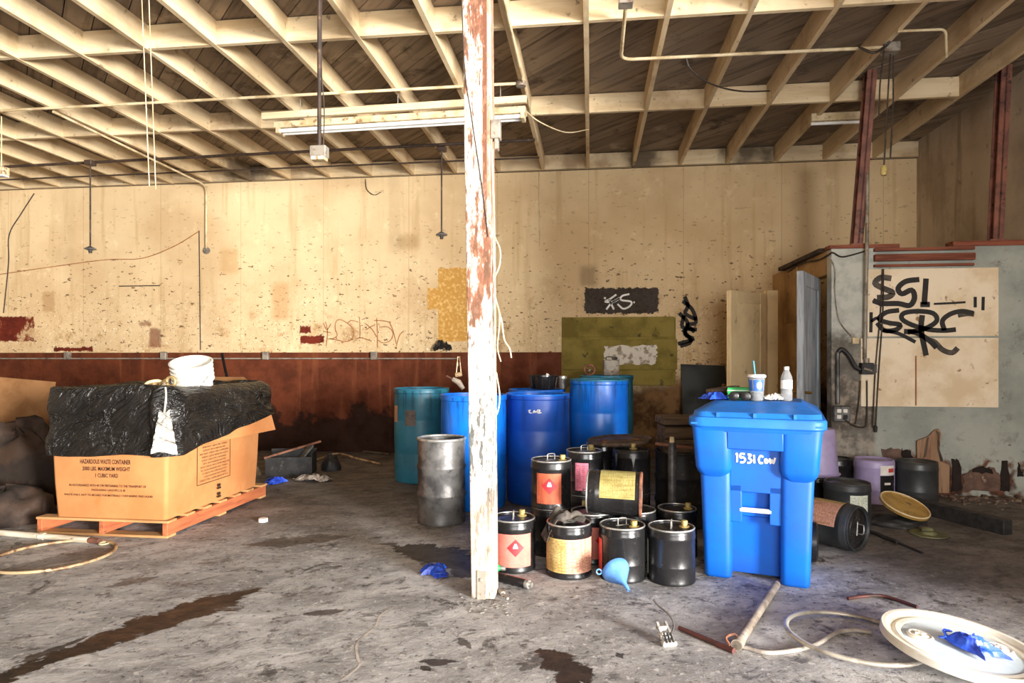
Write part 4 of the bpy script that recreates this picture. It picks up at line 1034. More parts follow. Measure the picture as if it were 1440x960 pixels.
for (px, z, r, lb) in ((829, 6.98, .040, 'round dusty valve wheel on the teal drum beside the tin can'),):
    p = away(px, z); t = thing('valve_wheel', lb, 'valve', (p.x, p.y, 1.105))
    MB().tube([(.055*math.cos(2*PI*k/20), 0, .062 + .055*math.sin(2*PI*k/20)) for k in range(20)], .012, 8, True).build('wheel', M['rust'], t, smooth=50)
    MB().tube([(-.05, 0, .062), (.05, 0, .062)], .008).tube([(0, 0, 0), (0, 0, .11)], .008).build('spoke', M['rust'], t, smooth=50)
    MB().tube([(0, -.03, .062), (0, .10, .062)], .014).build('stem', M['galv'], t, smooth=50)

# ---- things on the bin lid
cm = Matrix.Translation((1.035, 4.135, 0)) @ Matrix.Rotation(-.29, 4, 'Z'); ZL = 1.0365
def onlid(px, fy): # column px, at lid depth fy in the bin's own frame
    p0 = cm @ Vector((0, fy, 0)); d = ray(px); nrm = cm.to_3x3() @ Vector((0, 1, 0))
    q = d * (p0.dot(nrm) / d.dot(nrm)); return Vector((q.x, q.y, ZL))
M['green'] = plain('green_glove_box', (40, 170, 90), (28, 146, 74), 8, rough=.5)
p = onlid(1043, .08); t = thing('glove_box', 'green cardboard glove box on the bin lid', 'box', p, (0, 0, -.25))
MB().box((-.085, -.06, 0), (.085, .06, .075)).build('carton', M['green'], t, bevel=.003); MB().box((-.05, -.062, .012), (.05, -.060, .05)).build('opening', M['pail_black'], t); MB().box((-.085, -.0615, .055), (.085, -.0605, .060)).build('print_band', M['white'], t)
p = onlid(1064, -.03)
def glassy(name, col, rough=.05, ior=1.45, al=.0):
    m = Mat(name, rough); m.color(m.mix(m.mapr(m.noise(m.obj(), 20, 2), .4, .6, 0, .3), lin(col), lin(tuple(.93*x for x in col)))); m.b.inputs['Transmission Weight'].default_value = 1.0; m.b.inputs['IOR'].default_value = ior; return m.m
M['clear'] = glassy('clear_plastic', (240, 243, 246), .10, 1.12)
M['clear'].node_tree.nodes['Principled BSDF'].inputs['Transmission Weight'].default_value = .82
M['cola'] = plain('dark_cola', (40, 22, 14), (30, 16, 10), 8, rough=.2)
M['cupblue'] = plain('blue_cup_print', (60, 110, 190), (44, 88, 170), 14, rough=.4)
M['straw'] = plain('teal_straw', (56, 160, 196), (44, 140, 176), 14, rough=.4)
t = thing('plastic_cup', 'clear soda cup with blue print, lid and teal straw on the bin', 'cup', p, (0, 0, yaw_to_cam(p)))
MB().lathe([(0, 0), (.036, 0), (.038, .004), (.050, .145), (.053, .148), (.052, .15), (.048, .146), (.036, .006), (0, .006)], 28).build('shell', M['clear'], t, smooth=40)
MB().lathe([(0, .008), (.0345, .008), (.038, .052), (0, .052)], 24).build('drink', M['cola'], t, smooth=40)
pr_ = MB()
def cone(a0, a1, z0, z1):
    def f(u, v):
        a_ = a0 + (a1-a0)*u - PI/2; z = z0 + (z1-z0)*v; r = .0386 + (.050-.0386)*z/.145 + .0006; return Vector((r*math.cos(a_), r*math.sin(a_), z))
    return f
for (a0, a1) in ((-1.1, -.55), (-.40, .95)): pr_.grid(cone(a0, a1, .06, .128), 8, 3)
pr_.build('print', M['cupblue'], t, smooth=60)
e = MB()
f = cone(.0, .75, .072, .116)
e.grid(lambda u, v: (lambda q: q + Vector((0, -.0006, 0)))(f(u, .5 + (v - .5)*math.sqrt(max(0, 1 - (2*u-1)**2)))), 14, 2); e.build('emblem', M['white'], t, smooth=60)
MB().lathe([(.054, .144), (.055, .156), (.050, .158), (.046, .162), (0, .163)], 28).build('lid', M['white'], t, smooth=40)
MB().tube([(.004, 0, .03), (-.018, 0, .245)], .0045, 8).build('straw', M['straw'], t, smooth=60)
p = onlid(1106, .02); t = thing('water_bottle', 'clear plastic water bottle with white label on the bin', 'bottle', p)
MB().lathe([(0, .0), (.030, 0), (.034, .006), (.034, .055), (.032, .062), (.034, .07), (.034, .135), (.031, .15), (.018, .182), (.013, .188), (.013, .200), (.012, .2), (.012, .186), (.016, .180), (.029, .148), (.0325, .134), (.0325, .008), (0, .004)], 28).build('shell', M['clear'], t, smooth=50)
MB().lathe([(.0345, .075), (.0345, .128)], 28).build('label', M['white'], t, smooth=60)
MB().lathe([(.0155, .190), (.0155, .208), (.013, .210), (0, .210)], 18).build('cap', M['white'], t, smooth=40)
cloth('tissue', 'crumpled white tissue between the cup and bottle on the bin', 'tissue', onlid(1087, .0), .13, .10, .06, 'tissue', 11)
glove('blue glove lying on the corner of the bin lid', onlid(1008, .0) + Vector((0, 0, .0)), 2.6, 3, .95)
t = thing('safety_glasses', 'dark safety glasses in front of the green glove box', 'glasses', onlid(1040, -.085) + Vector((0, 0, .001)), (0, 0, -.25))
for s in (-1, 1): MB().lathe([(0, -.003), (.026, -.003), (.03, 0), (.026, .003), (0, .003)], 18, Matrix.Translation((s*.034, 0, .026)) @ Matrix.Rotation(PI/2, 4, 'X')).build('lens', M['pail_black'], t, smooth=40)
MB().tube([(-.066, .01, .03), (-.03, 0, .046), (.03, 0, .046), (.066, .01, .03)], .003).build('frame', M['pail_black'], t, smooth=40)
for s in (-1, 1): MB().tube([(s*.066, .008, .032), (s*.062, .055, .020), (s*.058, .058, .004)], .0025).build('temple', M['pail_black'], t, smooth=40)
t = thing('face_shield_band', 'old brown headband with a pale wire loop behind the blue glove', 'headband', onlid(1015, .16))
MB().tube([(.09*math.cos(2*PI*k/28), .06*math.sin(2*PI*k/28), .05 + .012*math.cos(2*PI*k/28)) for k in range(28)], .012, 8, True, 1.6).build('band', M['brownlid'], t, smooth=50)
MB().tube(spline([(.02, -.07, .05), (.09, -.08, .06), (.10, -.07, .04), (.03, -.06, .035), (.02, -.07, .05)], 4), .004, 6).build('loop', M['cable'], t, smooth=50)
MB().box((-.05, -.02, 0), (.05, .03, .045)).build('pad', M['brownlid'], t, bevel=.01, seg=2)

# ---- bucket and tools on the cardboard container
zt = BZ0 + hh
p = dep(276, 545, 5.15); t = thing('plastic_bucket', 'white ribbed plastic bucket sunk in the black liner bag', 'bucket', (p.x, p.y, .93), (.34, .10, 0))
hB = .36
pr_ = [(0, 0), (.125, 0), (.130, .01), (.142, hB - .15)]
for k in range(4): z = hB - .15 + .036*k; pr_ += [(.144, z), (.157, z + .002), (.157, z + .008), (.145, z + .010)]
pr_ += [(.150, hB - .006), (.160, hB - .004), (.160, hB), (.148, hB + .003), (.142, hB - .01), (.128, .02), (0, .015)]
M['bucket'] = plain('white_bucket_plastic', (232, 228, 218), (206, 200, 188), 6, rough=.45, c=(150, 140, 124), csc=18, clo=.64, chi=.74)
MB().lathe(pr_, 40).build('shell', M['bucket'], t, smooth=35)
MB().grid(cyl(.1425, -.2, .7, .06, .20), 8, 2).build('label', M['lab_white'], t, smooth=60)
MB().grid(cyl(.1432, -.15, .25, .13, .19), 6, 2).build('label_print', M['ink'], t, smooth=60)
MB().tube(spline([(-.155, -.03, .27), (-.13, -.11, .22), (0, -.165, .20), (.13, -.11, .22), (.155, -.03, .27)], 6), .004, 6).build('handle', M['wire'], t, smooth=60)
M['brassy'] = plain('dirty_brass_fittings', (176, 150, 104), (120, 98, 64), 12, rough=.5, metal=.4)
p = dep(222, 545, 4.72); t = thing('hose_fittings', 'tangle of dirty brass hose fittings at the edge of the black bag', 'fittings', (p.x, p.y, zt + .03))
MB().tube(spline([(-.12, 0, 0), (-.06, -.02, .04), (0, .01, .05), (.05, .0, .02), (.0, -.03, .0), (-.05, .02, .03)], 6), .012, 8).build('hose', M['cable'], t, smooth=60)
MB().tube([(-.10, .02, .01), (-.03, .03, .03), (.04, .02, .02)], [.02, .025, .016], 10).build('coupling', M['brassy'], t, smooth=40)
MB().tube([(.09 + .035*math.cos(2*PI*k/18), .02, .045 + .035*math.sin(2*PI*k/18)) for k in range(18)], .012, 8, True).build('ring', M['brassy'], t, smooth=60)
MB().tube([(.02, 0, .02), (.06, .01, .05)], .02, 8).build('nozzle', M['brassy'], t, smooth=40)
a_ = lev(348, 668); b_ = dep(312, 497, 6.05); dv = b_ - a_
t = thing('broom', 'black and yellow broom handle standing behind the cardboard container', 'broom', a_)
MB().tube([dv*.30, dv*.62], .013, 10).build('grip', M['pail_black'], t, smooth=50); MB().tube([dv*.60, dv*.80], .012, 10).build('shaft', M['cap_yellow'], t, smooth=50)
MB().tube([dv*.79, dv], .013, 10).build('grip', M['pail_black'], t, smooth=50); MB().tube([dv*.03, dv*.31], .012, 10).build('shaft', M['pail_black'], t, smooth=50)
MB().hexa([(-.15, -.03, .0), (.15, -.03, 0), (.15, .03, 0), (-.15, .03, 0)], [(-.11, -.02, .10), (.11, -.02, .10), (.11, .02, .10), (-.11, .02, .10)]).build('brush', M['oldwood'], t)

# ---- left of the container
p = dep(30, 560, 6.3); t = thing('cardboard_sheet', 'flattened tan cardboard leaning behind the black bags', 'cardboard', (p.x, p.y, 0), (0, 0, .1))
MB().hexa([(-.40, -.15, 0), (.28, -.15, 0), (.28, -.14, 0), (-.40, -.14, 0)], [(-.40, .06, 1.12), (.28, .08, 1.06), (.28, .09, 1.06), (-.40, .07, 1.12)]).build('panel', M['card_dull'], t)
MB().hexa([(.285, -.14, .05), (.48, -.10, .05), (.48, -.09, .05), (.285, -.13, .05)], [(.285, .07, .99), (.46, .09, .96), (.46, .10, .96), (.285, .08, .99)]).build('flap', M['card_dull'], t)
M['bagbrown'] = plain('dusty_dark_bag', (60, 42, 30), (38, 27, 20), 5, rough=.8, bump=.4, bsc=14)
def sack(label, p, rx, ry, hz, seed, mat='bagbrown', rot=0, name='rubbish_bag', cat='bag'):
    m = MB(); O = Vector((seed*7.7, 0, 0))
    def f(u, v):
        a = 2*PI*u; q = v*PI/2*1.0
        r_ = math.cos(q)**.55; n_ = noise.noise(O + Vector((math.cos(a)*1.5, math.sin(a)*1.5, v*2.4))) + .5*noise.noise(O + Vector((math.cos(a)*4, math.sin(a)*4, v*5)))
        k = 1 + .22*n_
        return Vector((rx*r_*math.cos(a)*k, ry*r_*math.sin(a)*k, max(0, hz*math.sin(q)*(1 + .25*n_))))
    m.grid(f, 36, 14); m.uv = None
    return tag(m.build(name, M[mat], smooth=60, loc=p, rot=(0, 0, rot)), label, cat)
p = away(22, 5.75); sack('slumped dark brown bag in front of the tan cardboard', p, .46, .30, .66, 2)
p = away(8, 5.15); sack('low flat brown bag at the foot of the slumped bag', p, .40, .26, .26, 5)
# white pipe and hoop on the floor
M['pvc'] = plain('dirty_white_pipe', (216, 206, 188), (184, 170, 148), 5, rough=.5, stretch=(.6, 4, 4), c=(110, 84, 62), csc=14)
a_, b_ = lev(-60, 748), lev(140, 765); a_.z = b_.z = .022
t = thing('plastic_pipe', 'dirty white pipe with a rusty end on the floor by the pallet', 'pipe', a_); dv = b_ - a_
MB().tube([Vector((0, 0, 0)), dv*.93], .022, 12).build('barrel', M['pvc'], t, smooth=50); MB().tube([dv*.60, dv*.63], .026, 12).build('joint', M['pvc'], t, smooth=50)
MB().tube([dv*.92, dv*1.0], .020, 12).build('rusty_end', M['rust'], t, smooth=50); MB().tube([dv*1.03 + Vector((.03*math.cos(2*PI*k/14), .03*math.sin(2*PI*k/14), -.012)) for k in range(14)], .006, 6, True).build('eyelet', M['cable'], t, smooth=50)
c_ = lev(76, 783); c_.z = .012
def hoop(label, c, r, th, tilt, mat, squash=1.0, name='drum_hoop', flat=1.0):
    t = thing(name, label, 'hoop', c, tilt)
    MB().tube([(r*math.cos(2*PI*k/64), r*squash*math.sin(2*PI*k/64), 0) for k in range(64)], th, 8, True, flat).build('ring', M[mat], t, smooth=60); return t
h_ = hoop('large rusty steel hoop lying flat by the white pipe', c_, .345, .010, (0, 0, .0), 'rust'); 
M['hoopsteel'] = plain('pale_worn_hoop', (196, 170, 132), (128, 96, 70), 9, rough=.5, metal=.3, c=(80, 56, 42), csc=16)
h_.children[0].data.materials[0] = M['hoopsteel']

# ---- litter on the floor at the left
t = thing('bottle_cap', 'round white plastic cap on the bare floor', 'cap', lev(370, 733))
MB().lathe([(0, .014), (.030, .014), (.033, .012), (.033, 0), (.036, 0), (.036, .022), (.034, .026), (0, .027)], 24).build('cap', M['white'], t, smooth=40)
glove('blue glove on the dark floor behind the pallet', lev(388, 679), 1.4, 6, 1.35)
glove('blue glove on the floor left of the timber post', lev(616, 806), 2.0, 8, 1.15)
M['foil'] = plain('crumpled_grey_film', (170, 158, 146), (96, 86, 78), 16, rough=.4, bump=.5, bsc=30)
cloth('plastic_film', 'crumpled grey plastic film on the dark floor', 'film', lev(441, 676), .40, .18, .10, 'foil', 14)
sack('dark crumpled sack beside the end of the curved hose', lev(466, 660), .11, .12, .16, 9, 'darksteel', 0, 'sack', 'sack')
t = thing('scrap_box', 'open dark box of scrap by the corner of the pallet', 'box', lev(392, 670) + Vector((.04, .22, 0)), (0, 0, .25))
for (lo, hi) in (((-.25, -.15, 0), (.25, -.14, .20)), ((-.25, .14, 0), (.25, .15, .26)), ((-.25, -.14, 0), (-.24, .14, .22)), ((.24, -.14, 0), (.25, .14, .24))): MB().box(lo, hi).build('side', M['darksteel'], t)
MB().box((-.24, -.14, 0), (.24, .14, .02)).build('bottom', M['darksteel'], t)
MB().bar((-.26, -.16, .20), (.30, .12, .34), .03, .02).build('batten', M['rust'], t)
MB().bar((.0, -.02, .03), (.20, .1, .30), .12, .02).build('scrap', M['steel_grey'], t)
pts = [lev(420, 655), lev(446, 648), lev(474, 643), lev(505, 647), lev(535, 654)]
for q in pts: q.z = .016
pts[2].z = .05
tag(MB().tube(spline(pts, 6), .014, 8).build('hose', M['hoopsteel'], smooth=60), 'length of pale hose arched on the dark floor', 'hose')
a_, b_ = lev(512, 636), lev(548, 640); a_.z = b_.z = .02
tag(MB().bar(a_, b_, .05, .02).build('batten', M['oldwood']), 'short dark batten on the floor beside the teal drum', 'batten')
p = lev(560, 677); 

# ---- round the post foot
p = stand(704, 808, .03); t = thing('spray_bottle', 'green plastic bottle lying between the post and a pail', 'bottle', p + Vector((0, 0, .031)), (0, 0, .1))
Rm = Matrix.Rotation(PI/2, 4, 'Y')
MB().lathe([(0, -.10), (.026, -.10), (.031, -.09), (.031, .03), (.012, .06), (.012, .07), (0, .07)], 18, Rm @ Matrix.Translation((0, 0, -.06))).build('body', M['green'], t, smooth=40)
MB().lathe([(.015, .062), (.015, .088), (0, .09)], 14, Rm @ Matrix.Translation((0, 0, -.06))).build('cap', M['wire'], t, smooth=40)
a_, b_ = lev(692, 815), lev(748, 829); a_.z = b_.z = .026
t = thing('shock_cylinder', 'black cylinder with a chrome end on the floor by the post', 'cylinder', a_); dv = b_ - a_
MB().tube([Vector(), dv*.85], .026, 14).build('tube', M['pail_black'], t, smooth=40); MB().tube([dv*.84, dv*.93], .024, 14).build('collar', M['wire'], t, smooth=40); MB().tube([dv*.92, dv*1.0], .014, 12).build('tip', M['wire'], t, smooth=40)
a_, b_ = lev(703, 834), lev(714, 845); a_.z = b_.z = .014
t = thing('bolt', 'short grey bolt lying at the foot of the post', 'bolt', a_); dv = b_ - a_
MB().tube([Vector(), dv*.4], .014, 6).build('head', M['galv'], t); MB().tube([dv*.4, dv], .007, 10).build('shank', M['galv'], t, smooth=40)
M['grit'] = plain('concrete_crumbs', (140, 134, 128), (96, 90, 85), 20, rough=.9)
rr = random.Random(5); gm = MB()
for k in range(70):
    q = lev(685 + rr.gauss(0, 30), 850 + rr.gauss(0, 9)); r_ = rr.uniform(.0015, .005)
    if (q - Vector((pb.x, pb.y + .06, 0))).length < .11: continue
    gm.add([q + Vector((r_*rr.uniform(.7, 1.4)*sx, r_*rr.uniform(.7, 1.4)*sy, z)) for z in (0, r_*1.1) for sx, sy in ((-1, -1), (1, -1), (1, 1), (-1, 1))], [(4,5,6,7), (0,1,5,4), (1,2,6,5), (2,3,7,6), (3,0,4,7)])
gr = tag(gm.build('grit', M['grit']), 'concrete crumbs scattered round the post foot', 'grit'); gr['kind'] = 'stuff'
# funnel
M['funnel'] = plain('blue_funnel_plastic', (96, 148, 216), (76, 126, 196), 8, rough=.45)
p = lev(872, 834); t = thing('funnel', 'light blue plastic funnel lying on its rim before the pails', 'funnel', p)
fm = MB().lathe([(.078, .062), (.080, .060), (.080, .045), (.074, .030), (.014, -.052), (.008, -.105), (.006, -.105), (.012, -.052), (.070, .032), (.076, .048), (.078, .062)], 32)
fo = fm.build('cone', M['funnel'], t, smooth=40)
fo.rotation_euler = Vector((.42, -.80, -.42)).to_track_quat('-Z', 'Y').to_euler(); fo.location = (0, .03, .082)
tb_ = MB().tube([(-.02*1 + .014*math.cos(2*PI*k/14), 0, .014*math.sin(2*PI*k/14)) for k in range(14)], .004, 6, True).build('hang_tab', M['funnel'], t, smooth=50); tb_.location = (-.095, .045, .10)
# terminal clamp with wire
p = lev(938, 905); t = thing('electrical_clamp', 'small chrome electrical clamp with a bent wire on the floor', 'clamp', p, (.0, 0, .35))
M['chrome'] = plain('dull_chrome', (214, 210, 204), (150, 146, 140), 16, rough=.3, metal=.6)
for k, (y, z) in enumerate(((-.02, .0), (.012, .02), (.045, .045))): MB().box((-.035 + .004*k, y - .014, z), (.035 - .006*k, y + .014, z + .022)).build('jaw', M['chrome'], t, bevel=.004)
for s in (-1, 1): MB().bar((s*.024, -.03, .005), (s*.02, .06, .075), .010, .012).build('side_bar', M['chrome'], t)
for s in (-1, 0, 1): MB().tube([(s*.016, -.034, .02), (s*.016, .0, .05)], .005).build('screw', M['darksteel'], t, smooth=40)
MB().tube(spline([(.03, .02, .03), (.05, .03, .07), (.035, .05, .11), (.0, .08, .14), (-.02, .10, .165)], 5), .004, 6).build('wire', M['darkcable'], t, smooth=60)
# long-handled tool: pale pipe shaft and red cross bar
M['palepipe'] = plain('dirty_pale_pipe', (150, 138, 124), (116, 104, 92), 8, rough=.6, c=(84, 68, 56), csc=18)
M['redpaint'] = plain('worn_red_paint', (86, 44, 38), (60, 38, 34), 10, rough=.6, c=(50, 40, 36), csc=20)
a_, b_ = lev(1036, 915), lev(1092, 828); a_.z = .024; b_.z = .026
t = thing('tee_bar_tool', 'pale pipe with a worn red cross bar lying before the bin', 'tool', a_); dv = b_ - a_
MB().tube([Vector(), dv], .021, 14).build('pipe', M['palepipe'], t, smooth=45); MB().tube([dv*.0, dv*.06], .026, 14).build('collar', M['palepipe'], t, smooth=45)
c1, c2 = lev(955, 886), lev(1032, 919); c1.z = .012; c2.z = .012
MB().tube([c1 - a_, (c1 - a_)*.5 + (c2 - a_)*.5, c2 - a_], [.010, .012, .014], 10).build('cross_bar', M['redpaint'], t, smooth=45)
MB().tube(spline([Vector((-.03, .0, .0)), Vector((-.04, .03, .02)), Vector((.0, .05, .03)), Vector((.02, .03, .01))], 4), .006, 6).build('clip', M['rust'], t, smooth=45)
# wire hose from the tool towards the lid
M['hosegrey'] = plain('dirty_grey_hose', (158, 148, 138), (120, 110, 102), 10, rough=.6)
pts = [lev(1046, 913), lev(1080, 921), lev(1120, 917), lev(1150, 908), lev(1175, 893), lev(1200, 889), lev(1225, 892)]
for q in pts: q.z = .011
tag(MB().tube(spline(pts, 6), .010, 8).build('hose', M['hosegrey'], smooth=60), 'thin grey hose running under the white hoop', 'hose')
# white hoop resting against the lid
M['hoopw'] = plain('white_galvanised_hoop', (190, 184, 172), (138, 130, 120), 8, rough=.4, metal=.35)
h_ = hoop('pale galvanised hoop propped on the edge of the white drum lid', (0, 0, 0), .285, .013, (0, 0, 0), 'hoopw', flat=.8)
q0 = lev(1116, 895); q1 = lev(1214, 944); q2 = dep(1240, 868, 2.93)
c_ = lev(1200, 902); h_.location = (c_.x, c_.y, .026); h_.rotation_euler = (math.radians(-1), math.radians(2), 0)
# big white drum lid with a glove in it
M['lidw'] = plain('white_lid_plastic', (226, 222, 212), (206, 198, 182), 3, rough=.45, c=(190, 160, 116), csc=4, clo=.6, chi=.75)
M['lidblue'] = plain('bluish_white_plastic', (204, 216, 222), (186, 200, 208), 5, rough=.4)
c_ = lev(1352, 931); L = thing('barrel_cover', 'big white plastic drum lid with two bungs and a blue glove in it', 'lid', (c_.x, c_.y, .070), (math.radians(3), math.radians(6), 0))
Rl = .305
MB().lathe([(0, -.012), (Rl*.78, -.012), (Rl*.82, -.018), (Rl*.97, -.020), (Rl*1.0, -.014), (Rl, .014), (Rl*.985, .020), (Rl*.93, .020), (Rl*.91, .014), (Rl*.90, .002), (Rl*.84, -.002), (Rl*.80, .006), (Rl*.74, .004), (Rl*.72, -.004), (0, -.004)], 64).build('rim', M['lidw'], L, smooth=35)
MB().lathe([(0, -.0015), (Rl*.715, -.0015), (Rl*.715, -.004), (0, -.004)], 48).build('disc', M['lidblue'], L, smooth=35)
for (x, y) in ((-.150, .035), (.160, .015)):
    bn = MB().lathe([(.050, -.003), (.052, .006), (.044, .012), (.036, .008), (.030, .010), (.0, .010)], 24, Matrix.Translation((x, y, 0))); o_ = bn.build('bung', M['lidw'], L, smooth=40)
    MB().box((x - .022, y - .004, .009), (x + .022, y + .004, .018)).box((x - .004, y - .022, .009), (x + .004, y + .022, .018)).build('bung_grip', M['lidw'], o_)
gp = L.location + Vector((.01, -.03, .006)); glove('blue glove lying in the white drum lid', gp, -.75, 12, 1.15, (0, math.radians(9)))
# rusty bent rod
pts = [lev(1192, 844), lev(1212, 841), lev(1240, 840), lev(1268, 848), lev(1290, 856)]
for q in pts: q.z = .010
tag(MB().tube(spline(pts, 5), .009, 7).build('bent_rod', M['redpaint'], smooth=60), 'rusty bent rod on the dark floor behind the white lid', 'rod')

# ---- pails along the partition
G2 = 'pails along the grey partition'
p = stand(1191, 741, .175); pail('charcoal pail with white label, beside the pail lying on its side', p, yaw_to_cam(p), .172, .32, 'pail_grey', G2, 'lab_white', .55, .42, None, handle=False)
p = stand(1229, 709, .168); pail('lavender pail with black and white sticker', p, yaw_to_cam(p), .168, .38, 'pail_lav', G2, None, cap=None, handle=False)
Lv = bpy.context.scene.objects[-1] if False else [o for o in bpy.data.objects if o.get('label') == 'lavender pail with black and white sticker'][0]
for (z0, z1, mm, nm) in ((.26, .345, 'white', 'sticker'), (.045, .255, 'pail_black', 'sticker')): MB().grid(cyl(.1695, .30, 1.15, z0, z1), 8, 2).build(nm, M[mm], Lv, smooth=60)
MB().grid(cyl(.1703, .72, 1.1, .285, .32), 6, 1).build('sticker_print', M['lab_red'], Lv, smooth=60)
MB().grid(cyl(.1703, .5, .85, .175, .195), 6, 1).build('sticker_print', M['white'], Lv, smooth=60)
p = stand(1288, 711, .175); pail('plain charcoal pail beside the lavender pail with a sticker', p, yaw_to_cam(p), .175, .37, 'pail_grey', G2, cap=None, handle=False)
p = away(1176, 6.02); pail('dark pail half hidden behind the lavender pail with a sticker', p, yaw_to_cam(p), .139, .36, 'pail_black', G2, cap=None, handle=False, rim='pail_head')
p = away(1149, 5.50); pail('black pail holding the upturned lavender bucket', p, yaw_to_cam(p), .16, .30, 'pail_black', G2, cap=None, handle=False)
t = thing('plastic_bucket', 'lavender bucket turned upside down on a black pail', 'bucket', (p.x, p.y, .302))
MB().lathe([(.148, .02), (.160, .0), (.178, .002), (.178, .022), (.168, .024), (.140, .38), (.130, .395), (0, .395)], 36).build('shell', M['pail_lav'], t, smooth=35)
MB().tube([(.178*math.cos(a), .178*math.sin(a), .014) for a in [2*PI*k/36 for k in range(36)]], .006, 6, True).build('rim', M['pail_lav'], t, smooth=50)
# pail on its side by the bin
ax = Vector((.66, -.75, .0)).normalized(); c_ = dep(1172, 745, 4.42); c_.z = .157; c_ = Vector((c_.x, c_.y, c_.z))
G = pail('charcoal pail lying on its side behind the bin, handle end out', (0, 0, 0), 0, .155, .34, 'pail_grey', G2, 'lab_cream', 0, 1.1, None, upright=.6)
R_ = ax.to_track_quat('Z', 'Y').to_matrix(); zx = R_ @ Vector((0, -1, 0)); want = Vector((-.2, -.3, .9)); want = (want - ax*want.dot(ax)).normalized()
ang = math.atan2(zx.cross(want).dot(ax), zx.dot(want))
G.matrix_world = Matrix.Translation(c_ - ax * .17) @ (Matrix.Rotation(ang, 4, ax) @ R_.to_4x4())
# lids, bag, beam
M['gold'] = plain('gold_lacquered_lid', (176, 140, 66), (150, 116, 52), 5, rough=.45, c=(112, 88, 44), csc=14)
M['olivelid'] = plain('olive_lid', (112, 110, 74), (84, 82, 56), 6, rough=.6)
c_ = lev(1273, 742); sack('lumpy black bag on the floor before the lavender pail', Vector((c_.x - .03, c_.y + .06, 0)),  .22, .11, .07, 21, 'darksteel', -.35)
c_ = dep(1272, 716, 4.98); t = thing('pail_lid', 'gold-coloured pail lid tipped up on the lumpy black bag', 'lid', (c_.x, c_.y, .150), (math.radians(20), math.radians(13), 0))
MB().lathe([(0, -.004), (.165, -.004), (.172, -.014), (.178, -.012), (.178, .008), (.168, .012), (.162, .002), (0, .002)], 40).build('plate', M['gold'], t, smooth=40)
MB().tube([(.174*math.cos(a), .174*math.sin(a), .010) for a in [2*PI*k/40 for k in range(40)]], .006, 6, True).build('rim', M['cable'], t, smooth=50)
t = thing('pail_lid', 'olive pail lid flat on the floor beside the black bag', 'lid', lev(1306, 752))
MB().lathe([(0, 0), (.115, 0), (.125, .006), (.125, .014), (.11, .012), (.10, .010), (.06, .012), (.05, .030), (0, .032)], 32).build('plate', M['olivelid'], t, smooth=40)
MB().box((-.06, -.03, .030), (.02, .03, .055)).build('clip', M['olivelid'], t, bevel=.008)
a_, b_ = lev(1262, 712), lev(1418, 752); a_.z = b_.z = .055
M['charred'] = plain('blackened_timber', (44, 42, 42), (28, 27, 27), 5, rough=.7, stretch=(.6, 4, 4), bump=.25)
tag(MB().bar(a_, b_, .09, .11).build('timber_beam', M['charred'], bevel=.006), 'long blackened timber lying on the floor by the partition', 'beam')
for (x0, y0, x1, y1, r_, lb) in ((1212, 746, 1262, 765, .014, 'thin black rod on the floor beside the lying pail'), (1240, 757, 1298, 779, .008, 'bent dark wire on the floor near the olive lid')):
    a_, b_ = lev(x0, y0), lev(x1, y1); a_.z = b_.z = r_
    tag(MB().tube([a_, (a_ + b_)/2 + Vector((.01, .02, 0)), b_], r_, 7).build('rod', M['darksteel'], smooth=50), lb, 'rod')
# torn board against the partition and rubble at its foot
def onP(L, Y): return [(lambda q: (q.x, max(q.z, .004)))(onY(1200 + x/6, 590 + y/6, Y)) for x, y in L]
M['torn'] = plain('torn_fibreboard', (164, 130, 102), (138, 106, 82), 4, rough=.85, stretch=(4, 4, .5), c=(92, 60, 42), csc=8, clo=.62, chi=.7)
pl = onP([(545, 180), (570, 170), (625, 150), (645, 140), (700, 85), (730, 80), (750, 120), (735, 250), (765, 360), (820, 390), (815, 620), (545, 620)], PY - .05)
t = thing('torn_board', 'torn brown board leaning on the grey partition behind the charcoal pail', 'board', (0, 0, 0))
MB().prism(pl, .016, Matrix.Translation((0, PY - .02, 0)) @ Matrix.Rotation(PI/2, 4, 'X')).build('sheet', M['torn'], t)
MB().prism([(x*1 + .0, z) for x, z in onP([(700, 90), (735, 110), (728, 240), (770, 365), (740, 350), (715, 240), (720, 150)], PY - .05)], .006, Matrix.Translation((0, PY - .036, 0)) @ Matrix.Rotation(PI/2, 4, 'X')).build('torn_edge', M['brownlid'], t)
MB().prism(onP([(625, 155), (645, 145), (620, 310), (595, 330)], PY - .05), .004, Matrix.Translation((0, PY - .036, 0)) @ Matrix.Rotation(PI/2, 4, 'X')).build('torn_edge', M['brownlid'], t)
M['rubble'] = plain('plaster_rubble', (132, 112, 98), (92, 74, 64), 14, rough=.9)
rr = random.Random(17); gm = MB()
for k in range(240):
    q = Vector((rr.uniform(2.75, 3.98), PY - .02 - abs(rr.gauss(0, .22)), 0)); r_ = rr.uniform(.004, .022)*(1 if q.y > PY - .3 else .5)
    if 2.3 < q.x < 3.27: continue
    gm.add([q + Vector((r_*rr.uniform(.6, 1.6)*sx, r_*rr.uniform(.6, 1.6)*sy, z)) for z in (0, r_*rr.uniform(.4, 1.2)) for sx, sy in ((-1, -1), (1, -1), (1, 1), (-1, 1))], [(4,5,6,7), (0,1,5,4), (1,2,6,5), (2,3,7,6), (3,0,4,7)])
o = tag(gm.build('plaster_rubble', M['rubble']), 'broken plaster rubble along the foot of the grey partition', 'rubble'); o['kind'] = 'stuff'

